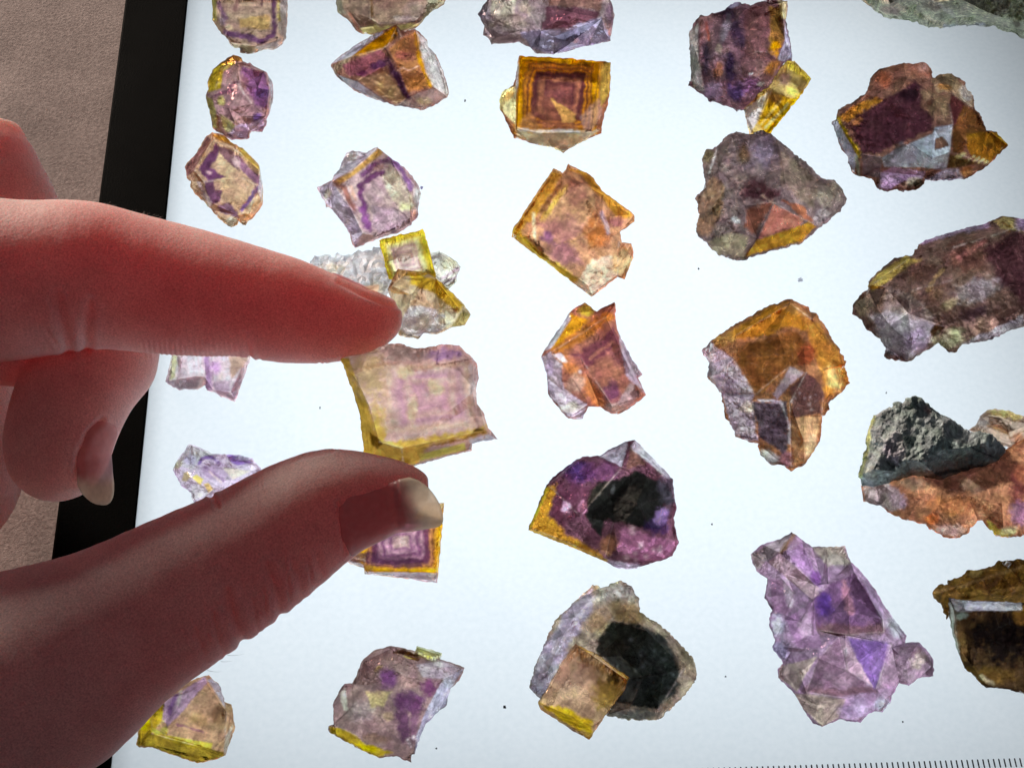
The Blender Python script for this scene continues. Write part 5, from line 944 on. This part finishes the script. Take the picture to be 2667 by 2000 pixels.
# ------------------------------------------------------------------ the hand
def camP(px, py, dep):
    px = np.asarray(px, float); py = np.asarray(py, float); dep = np.asarray(dep, float) + 0 * px
    return np.stack([(px - PW / 2) / F * dep, -(py - PH / 2) / F * dep, -dep], -1)
def cam2world(Q): return CAM + Q @ RW.T
def chain(pts):
    """(px, py, radius px, depth mm) -> points (mm, camera axes), radii (mm)"""
    a = np.array(pts, float); return camP(a[:, 0], a[:, 1], a[:, 3]), a[:, 2] / F * a[:, 3]
INDEX = chain([(-330,760,260,234),(-120,735,225,234),(60,728,206,234),(200,716,193,234),(300,728,182,235),(430,751,172,236),(540,768,160,236),(650,786,144,236),(750,810,136,237),(850,830,115,238),(930,838,92,239),(985,832,64,240)])
MIDDLE = chain([(-180,800,190,250),(120,850,165,250),(262,905,150,249),(214,985,148,247),(172,1080,142,245),(150,1160,136,244),(148,1184,122,244)])
RING = chain([(-260,900,160,264),(-70,990,100,263),(-40,1140,92,262),(-36,1260,88,261),(-70,1330,84,261)])
THUMB = chain([(-330,1960,380,216),(-120,1850,330,216),(110,1752,282,216),(285,1650,229,217),(463,1546,203,218),(645,1445,181,219),(770,1362,164,220),(868,1312,143,221),(965,1296,112,222),(1035,1280,78,223),(1075,1272,50,223)])
BACK = chain([(40,640,150,246),(-60,470,165,250),(-190,330,190,256),(-420,200,240,262)])
PALM = chain([(-330,760,260,238),(-560,1150,320,240),(-430,1650,360,226),(-330,1960,380,216)])
VOX = 0.5
lo3 = np.concatenate([camP([-290, -290], [150, 2130], [205, 275]), camP([1110, 1110], [150, 2130], [205, 275])])
g0 = np.array([lo3[:, 0].min(), lo3[:, 1].min(), -283.0]); g1 = np.array([lo3[:, 0].max(), lo3[:, 1].max(), -192.0])
dims = np.ceil((g1 - g0) / VOX).astype(int)
D = np.full(dims, 9.0, np.float32)
ax = [g0[i] + VOX * np.arange(dims[i]) for i in range(3)]
def add_cone(a, b, ra, rb, k):
    m = max(ra, rb) + 5.0
    s = [slice(max(0, int((min(a[i], b[i]) - m - g0[i]) / VOX)), min(dims[i], int((max(a[i], b[i]) + m - g0[i]) / VOX) + 2)) for i in range(3)]
    if any(x.stop <= x.start for x in s): return
    X = ax[0][s[0]][:, None, None]; Y = ax[1][s[1]][None, :, None]; Z = ax[2][s[2]][None, None, :]
    ab = b - a; L = ab.dot(ab)
    t = np.clip(((X - a[0]) * ab[0] + (Y - a[1]) * ab[1] + (Z - a[2]) * ab[2]) / L, 0, 1)
    d = np.sqrt((X - a[0] - t * ab[0]) ** 2 + (Y - a[1] - t * ab[1]) ** 2 + (Z - a[2] - t * ab[2]) ** 2) - (ra + (rb - ra) * t)
    s = tuple(s); o = D[s]; h = np.clip(0.5 + 0.5 * (o - d) / k, 0, 1)
    D[s] = (o * (1 - h) + d * h - k * h * (1 - h)).astype(np.float32)
def smooth_chain(c, n=6):
    P, r = c; m = len(P); out = []; rr = []
    for i in range(m - 1):
        p0, p1, p2, p3 = P[max(i - 1, 0)], P[i], P[i + 1], P[min(i + 2, m - 1)]
        q0, q1, q2, q3 = r[max(i - 1, 0)], r[i], r[i + 1], r[min(i + 2, m - 1)]
        for j in range(n):
            t = j / n; f = lambda a, b, c_, d_: 0.5 * (2 * b + (c_ - a) * t + (2 * a - 5 * b + 4 * c_ - d_) * t * t + (3 * b - a - 3 * c_ + d_) * t ** 3)
            out.append(f(p0, p1, p2, p3)); rr.append(f(q0, q1, q2, q3))
    out.append(P[-1]); rr.append(r[-1]); return np.array(out), np.array(rr)
for c, k in ((PALM, 3.0), (BACK, 2.0), (RING, .5), (MIDDLE, .5), (INDEX, .6), (THUMB, .6)):
    P, r = smooth_chain(c, 3)
    D2 = D; D = np.full(dims, 9.0, np.float32)
    for i in range(len(P) - 1): add_cone(P[i], P[i + 1], r[i], r[i + 1], 0.25)
    kk = k; h = np.clip(0.5 + 0.5 * (D2 - D) / kk, 0, 1); D = (D2 * (1 - h) + D * h - kk * h * (1 - h)).astype(np.float32)
D[0] = D[-1] = 3; D[:, 0] = D[:, -1] = 3; D[:, :, 0] = D[:, :, -1] = 3

def surface_nets(D):
    n = D.shape; neg = D < 0
    c = np.zeros(tuple(k - 1 for k in n), np.int8)
    for i in (0, 1):
        for j in (0, 1):
            for k in (0, 1): c += neg[i:n[0] - 1 + i, j:n[1] - 1 + j, k:n[2] - 1 + k]
    act = (c > 0) & (c < 8); ids = np.argwhere(act); vid = -np.ones(act.shape, np.int64); vid[act] = np.arange(len(ids))
    acc = np.zeros((len(ids), 3)); cnt = np.zeros(len(ids))
    cor = np.array([[i, j, k] for i in (0, 1) for j in (0, 1) for k in (0, 1)])
    for a in range(8):
        for b in range(a + 1, 8):
            if np.abs(cor[a] - cor[b]).sum() != 1: continue
            pa = ids + cor[a]; pb = ids + cor[b]; da = D[tuple(pa.T)]; db = D[tuple(pb.T)]
            m = (da < 0) != (db < 0); t = np.where(m, da / np.where(m, da - db, 1), 0)
            acc += np.where(m[:, None], pa + t[:, None] * (pb - pa), 0); cnt += m
    V = acc / cnt[:, None]; Q = []
    for axn in range(3):
        u, v = (axn + 1) % 3, (axn + 2) % 3
        sl0 = [slice(None)] * 3; sl1 = [slice(None)] * 3; sl0[axn] = slice(0, -1); sl1[axn] = slice(1, None)
        e0 = neg[tuple(sl0)]; e1 = neg[tuple(sl1)]; x = np.argwhere(e0 != e1)
        x = x[(x[:, u] > 0) & (x[:, v] > 0) & (x[:, u] < n[u] - 1) & (x[:, v] < n[v] - 1)]
        inside0 = e0[tuple(x.T)]
        du = np.zeros(3, int); du[u] = 1; dv = np.zeros(3, int); dv[v] = 1
        q = np.stack([vid[tuple((x - du - dv).T)], vid[tuple((x - dv).T)], vid[tuple(x.T)], vid[tuple((x - du).T)]], 1)
        q[~inside0] = q[~inside0][:, ::-1]; Q.append(q)
    return V, np.concatenate(Q)
HV, HQ = surface_nets(D)
HV = g0 + HV * VOX
def relax(V, Q, it):
    for _ in range(it):
        s = np.zeros_like(V); c = np.zeros(len(V))
        for i in range(4):
            a, b = Q[:, i], Q[:, (i + 1) % 4]
            for dd in range(3): s[:, dd] += np.bincount(a, V[b, dd], len(V)) + np.bincount(b, V[a, dd], len(V))
            c += np.bincount(a, minlength=len(V)) + np.bincount(b, minlength=len(V))
        V = V * 0.5 + 0.5 * s / np.maximum(c, 1)[:, None]
    return V
def subdiv(V, Q):
    e = np.concatenate([np.stack([Q[:, i], Q[:, (i + 1) % 4]], 1) for i in range(4)]); es = np.sort(e, 1)
    ue, inv = np.unique(es[:, 0] * len(V) + es[:, 1], return_inverse=True)
    em = (V[ue // len(V)] + V[ue % len(V)]) / 2; fm = V[Q].mean(1); nv, ne, nq = len(V), len(ue), len(Q)
    E = nv + inv.reshape(4, nq); Fm = nv + ne + np.arange(nq)
    q = np.concatenate([np.stack([Q[:, i], E[i], Fm, E[(i - 1) % 4]], 1) for i in range(4)])
    return np.concatenate([V, em, fm]), q
HV = relax(HV, HQ, 5); HV, HQ = subdiv(HV, HQ); HV = relax(HV, HQ, 3)
def normals(V, Q):
    n = np.cross(V[Q[:, 2]] - V[Q[:, 0]], V[Q[:, 3]] - V[Q[:, 1]]); out = np.zeros_like(V)
    for i in range(4):
        for dd in range(3): out[:, dd] += np.bincount(Q[:, i], n[:, dd], len(V))
    return out / (np.linalg.norm(out, axis=1, keepdims=True) + 1e-12)
HN = normals(HV, HQ)
def topx(V): return np.stack([V[:, 0] / -V[:, 2] * F + PW / 2, -V[:, 1] / -V[:, 2] * F + PH / 2], 1)
HP = topx(HV); facing = smooth(-0.35, 0.05, HN[:, 2])
disp = np.zeros(len(HV))
def crease(pts, w, depth, zmax=None):
    pts = np.array(pts, float); m = (HP >= pts.min(0) - 4 * w).all(1) & (HP <= pts.max(0) + 4 * w).all(1)
    if zmax is not None: m &= (HV[:, 2] > -zmax)
    i = np.where(m)[0]
    if not len(i): return
    d = line_dist(HP[i], pts); env = 1.0
    disp[i] += -(depth * np.exp(-(d / w) ** 2) - 0.35 * depth * np.exp(-((d - 2.0 * w) / w) ** 2)) * facing[i]
for pts, w, dp in [([(150,770),(163,840),(180,918)],14,.45),([(236,790),(224,860),(226,910)],13,.38),([(120,860),(150,900)],5,.2),
    ([(636,870),(646,905),(652,936)],7,.35),([(668,890),(676,938)],5,.15),
    ([(700,1470),(722,1530),(734,1616)],11,.42),([(596,1540),(618,1620),(636,1680)],13,.6),([(765,1460),(780,1500),(786,1550)],9,.28),([(826,1440),(838,1495)],9,.24),([(512,1640),(524,1680),(540,1720)],9,.3),([(560,1600),(566,1650),(584,1700)],7,.3),
    ([(660,1560),(672,1640)],5,.3),([(690,1530),(694,1590)],4,.25),([(750,1500),(755,1560)],4,.3),([(805,1470),(812,1515)],4,.25),([(744,1440),(748,1490)],4,.2),
    ([(546,1288),(560,1297),(570,1318)],6,.45),([(884,1310),(888,1360),(898,1436)],6,.30)]:
    crease(pts, w, dp, 248)
rg = np.random.RandomState(4)
for k in range(9): crease([(792 + 9 * k, 908 - 2 * k), (806 + 10 * k, 930 - 3 * k), (836 + 10 * k, 948 - 5 * k)], 2.6, .16, 248)
for x in range(372, 650, 13): crease([(x + rg.randint(-3, 4), 880 + rg.randint(0, 22)), (x + 5, 932)], 3.0, .07 + .08 * rg.rand(), 248)
for x in range(596, 690, 11): crease([(x, 1290 - (x - 560) * .42), (x + 2, 1318 - (x - 560) * .42)], 3.0, .16, 248)
for k in range(16): crease([(880 - 6 * k + rg.randint(-2, 3), 1170 + k), (862 - 7 * k, 1182 + 1.5 * k)], 2.6, .10, 248)
for k in range(46):
    x = rg.uniform(520, 850); y = 1560 - (x - 640) * .72 + rg.uniform(-70, 70); L = rg.uniform(16, 42)
    crease([(x, y), (x + rg.uniform(-4, 6), y + L)], 3.6, rg.uniform(.03, .10), 248)
for k in range(14): crease([(100 + 7 * k + rg.randint(-3, 4), 905 - k), (106 + 7 * k, 932 - 2 * k)], 3.0, .10, 248)
# folds of skin beside the nails
crease([(882,734),(940,766),(1000,790),(1040,800)], 6, .35, 252)
crease([(266,1092),(229,1128),(207,1180),(200,1225)], 7, .40, 256)
lum = fbm(HP[:, 0] / 60, HP[:, 1] / 60, 77, 4)
HV2 = HV + HN * (disp + 0.10 * lum)[:, None]

def mat_skin():
    t = NT('skin')
    co = t.n('TexCoord').outputs['Object']
    n1 = t.n('TexNoise', Vector=co, Scale=120.0, Detail=5.0, Roughness=0.6).outputs[0]
    n2 = t.n('TexNoise', Vector=co, Scale=3400.0, Detail=5.0, Roughness=0.7).outputs[0]
    vo = t.n('TexVoronoi', Vector=co, Scale=1500.0).outputs['Distance']
    c = t.mix(1.0, t.ramp(n1, [(0.3, (0.74, 0.44, 0.41)), (0.7, (0.88, 0.57, 0.52))]), t.ramp(n2, [(0.28, (0.60, 0.52, 0.56)), (0.72, (1.2, 1.2, 1.2))]), 'MULTIPLY')
    h = t.math('ADD', t.math('MULTIPLY', n2, 0.5), t.math('MULTIPLY', vo, 0.6))
    bp = t.n('Bump', Strength=0.35, Distance=0.00025, Height=h)
    p = t.n('BsdfPrincipled', Base_Color=c, Roughness=0.6, Normal=bp.outputs[0])
    p.inputs['Subsurface Weight'].default_value = 0.66
    p.inputs['Subsurface Radius'].default_value = (1.0, 0.22, 0.17)
    p.inputs['Subsurface Scale'].default_value = 0.055
    p.inputs['Specular IOR Level'].default_value = 0.22
    return t.done(p)
def mat_nail():
    t = NT('fingernail')
    fr = t.n('Attribute', _attribute_name='free').outputs['Fac']
    co = t.n('TexCoord').outputs['Object']
    nz = t.n('TexNoise', Vector=co, Scale=900.0, Detail=3.0).outputs[0]
    c = t.mix(fr, (0.74, 0.40, 0.40, 1), (0.93, 0.86, 0.72, 1))
    c = t.mix(1.0, c, t.ramp(nz, [(0.3, (0.88,) * 3), (0.7, (1.08,) * 3)]), 'MULTIPLY')
    p = t.n('BsdfPrincipled', Base_Color=c, Roughness=0.32)
    tl = t.n('BsdfTranslucent', Color=c)
    bed = t.mixs(0.60, p, t.n('BsdfTransparent', Color=(0.95, 0.72, 0.72, 1)))
    return t.done(t.mixs(t.math('MULTIPLY', fr, 0.82), bed, t.mixs(0.25, tl, t.n('BsdfTransparent', Color=(1, .95, .85, 1)))))
hand = new_mesh('person', cam2world(HV2), HQ, mat_skin(), None, True)
tag(hand, 'bare hand reaching in from the left, index finger and thumb pinching the big fluorite', 'person')
hb = cam2world(camP(-330.0, 1300.0, 240.0)); origin_to(hand, hb)

from mathutils.bvhtree import BVHTree
_bvh = BVHTree.FromPolygons([Vector(v) for v in HV2.tolist()], HQ.tolist())
_nm = mat_nail()
def nail(c, s0, s1, ang, half, up, grow=0.28, taper=1.0, lift=0.0):
    """s0..s1: share of the way along the finger's own axis; ang: turn round the axis from the viewer's side; up: reference across the finger"""
    P, r = smooth_chain(c, 12); seg = np.r_[0, np.cumsum(np.linalg.norm(np.diff(P, axis=0), axis=1))]; S = seg / seg[-1]
    tip_dir = P[-1] - P[-4]; tip_dir /= np.linalg.norm(tip_dir)
    nu, nv = 26, 19; V = []; fr = []
    for side in (0, 1):
        for i in range(nu):
            for j in range(nv):
                v = -1 + 2 * j / (nv - 1); u = i / (nu - 1)
                a0 = s0 + (s1 - s0) * (0.10 * v * v + .22 * v ** 6); a1 = s1 - (s1 - s0) * 0.30 * (1 - math.sqrt(max(0, 1 - 0.92 * v * v)))
                s = a0 + (a1 - a0) * u
                se = min(s, 1.0); p = np.array([np.interp(se, S, P[:, k]) for k in range(3)]); rr = float(np.interp(min(se, taper), S, r))
                sl = min(se, 0.985); tg = np.array([np.interp(sl + .015, S, P[:, k]) - np.interp(sl - .015, S, P[:, k]) for k in range(3)]); tg /= np.linalg.norm(tg)
                if s > 1.0: p = p + tip_dir * (s - 1.0) * seg[-1]
                n1 = np.array([0, 0, 1.0]); n1 -= n1.dot(tg) * tg; n1 /= np.linalg.norm(n1); n2 = np.cross(n1, tg); n2 *= np.sign(n2.dot(np.array(up)))
                a = math.radians(ang + half * v)
                dr = math.cos(a) * n1 + math.sin(a) * n2; sh = min(s, taper); ps = np.array([np.interp(sh, S, P[:, k]) for k in range(3)])
                hit = _bvh.ray_cast(Vector(ps + dr * rr * .3), Vector(dr), 25.0); rr = (hit[3] + rr * .3) if hit[0] is not None else rr
                R = rr + grow - .55 * v ** 4 * (1 - .75 * u) - 0.45 * (1 - smooth(0, .07, u)) + lift * u - (0.45 if side else 0.0)
                V.append(p + R * (math.cos(a) * n1 + math.sin(a) * n2)); fr.append(smooth(.62, .84, u - 0.06 * v * v))
    Q = []; m = nu * nv
    for i in range(nu - 1):
        for j in range(nv - 1):
            a = i * nv + j; Q.append((a, a + nv, a + nv + 1, a + 1)); Q.append((m + a, m + a + 1, m + a + nv + 1, m + a + nv))
    ring = [j for j in range(nv)] + [i * nv + nv - 1 for i in range(1, nu)] + [(nu - 1) * nv + j for j in range(nv - 2, -1, -1)] + [i * nv for i in range(nu - 2, 0, -1)]
    for i in range(len(ring)): a, b = ring[i], ring[(i + 1) % len(ring)]; Q.append((a, b, m + b, m + a))
    o = new_mesh('fingernail', cam2world(np.array(V)), Q, _nm, None, True, {'free': np.array(fr)})
    origin_to(o, hb); o.location = (0, 0, 0); o.parent = hand
    return o
_nl = [];nail(THUMB, .852, 1.045, 36, 54, (0.3, -1, 0), .22, .95, .15)
nail(INDEX, .885, 1.015, 106, 44, (0, 1, 0), .22, .985, .0)
nail(MIDDLE, .85, 1.15, 70, 30, (1, 0, 0), .25, .98, .1)
# a few hairs on the thumb and on the back of the finger
def mat_hair():
    t = NT('hair'); return t.done(t.n('BsdfPrincipled', Base_Color=(0.10, 0.07, 0.055, 1), Roughness=0.5))
def hairs(lines, rad):
    V = []; Q = []
    for L in lines:
        P = camP(*np.array(L, float).T); P = np.array([P[0] * (1 - t) ** 2 + 2 * P[1] * t * (1 - t) + P[2] * t * t for t in np.linspace(0, 1, 7)]); b = len(V)
        for i, p in enumerate(P):
            for k in range(3):
                a = 2.094 * k; V.append(p + rad * (1 - .8 * i / 6) * np.array([math.cos(a), math.sin(a), 0.3 * math.sin(a + 1)]))
        for i in range(6):
            for k in range(3): Q.append((b + 3 * i + k, b + 3 * i + (k + 1) % 3, b + 3 * i + 3 + (k + 1) % 3, b + 3 * i + 3 + k))
    o = new_mesh('hair', cam2world(np.array(V)), Q, mat_hair(), None, True); origin_to(o, hb); o.location = (0, 0, 0); o.parent = hand; o['kind'] = 'stuff'
L = [[(592,1706,219),(615,1708,219),(636,1702,218)],[(575,1722,219),(592,1724,219),(606,1720,218)],[(540,1745,219),(560,1751,219),(578,1748,218)]]
for k in range(26):
    x = rg.uniform(170, 430); y = 508 + (x - 170) * .255; L.append([(x, y + 8, 235), (x + 8, y - 4, 235), (x + rg.uniform(8, 20), y - rg.uniform(2, 9), 235)])
hairs(L, 0.035)
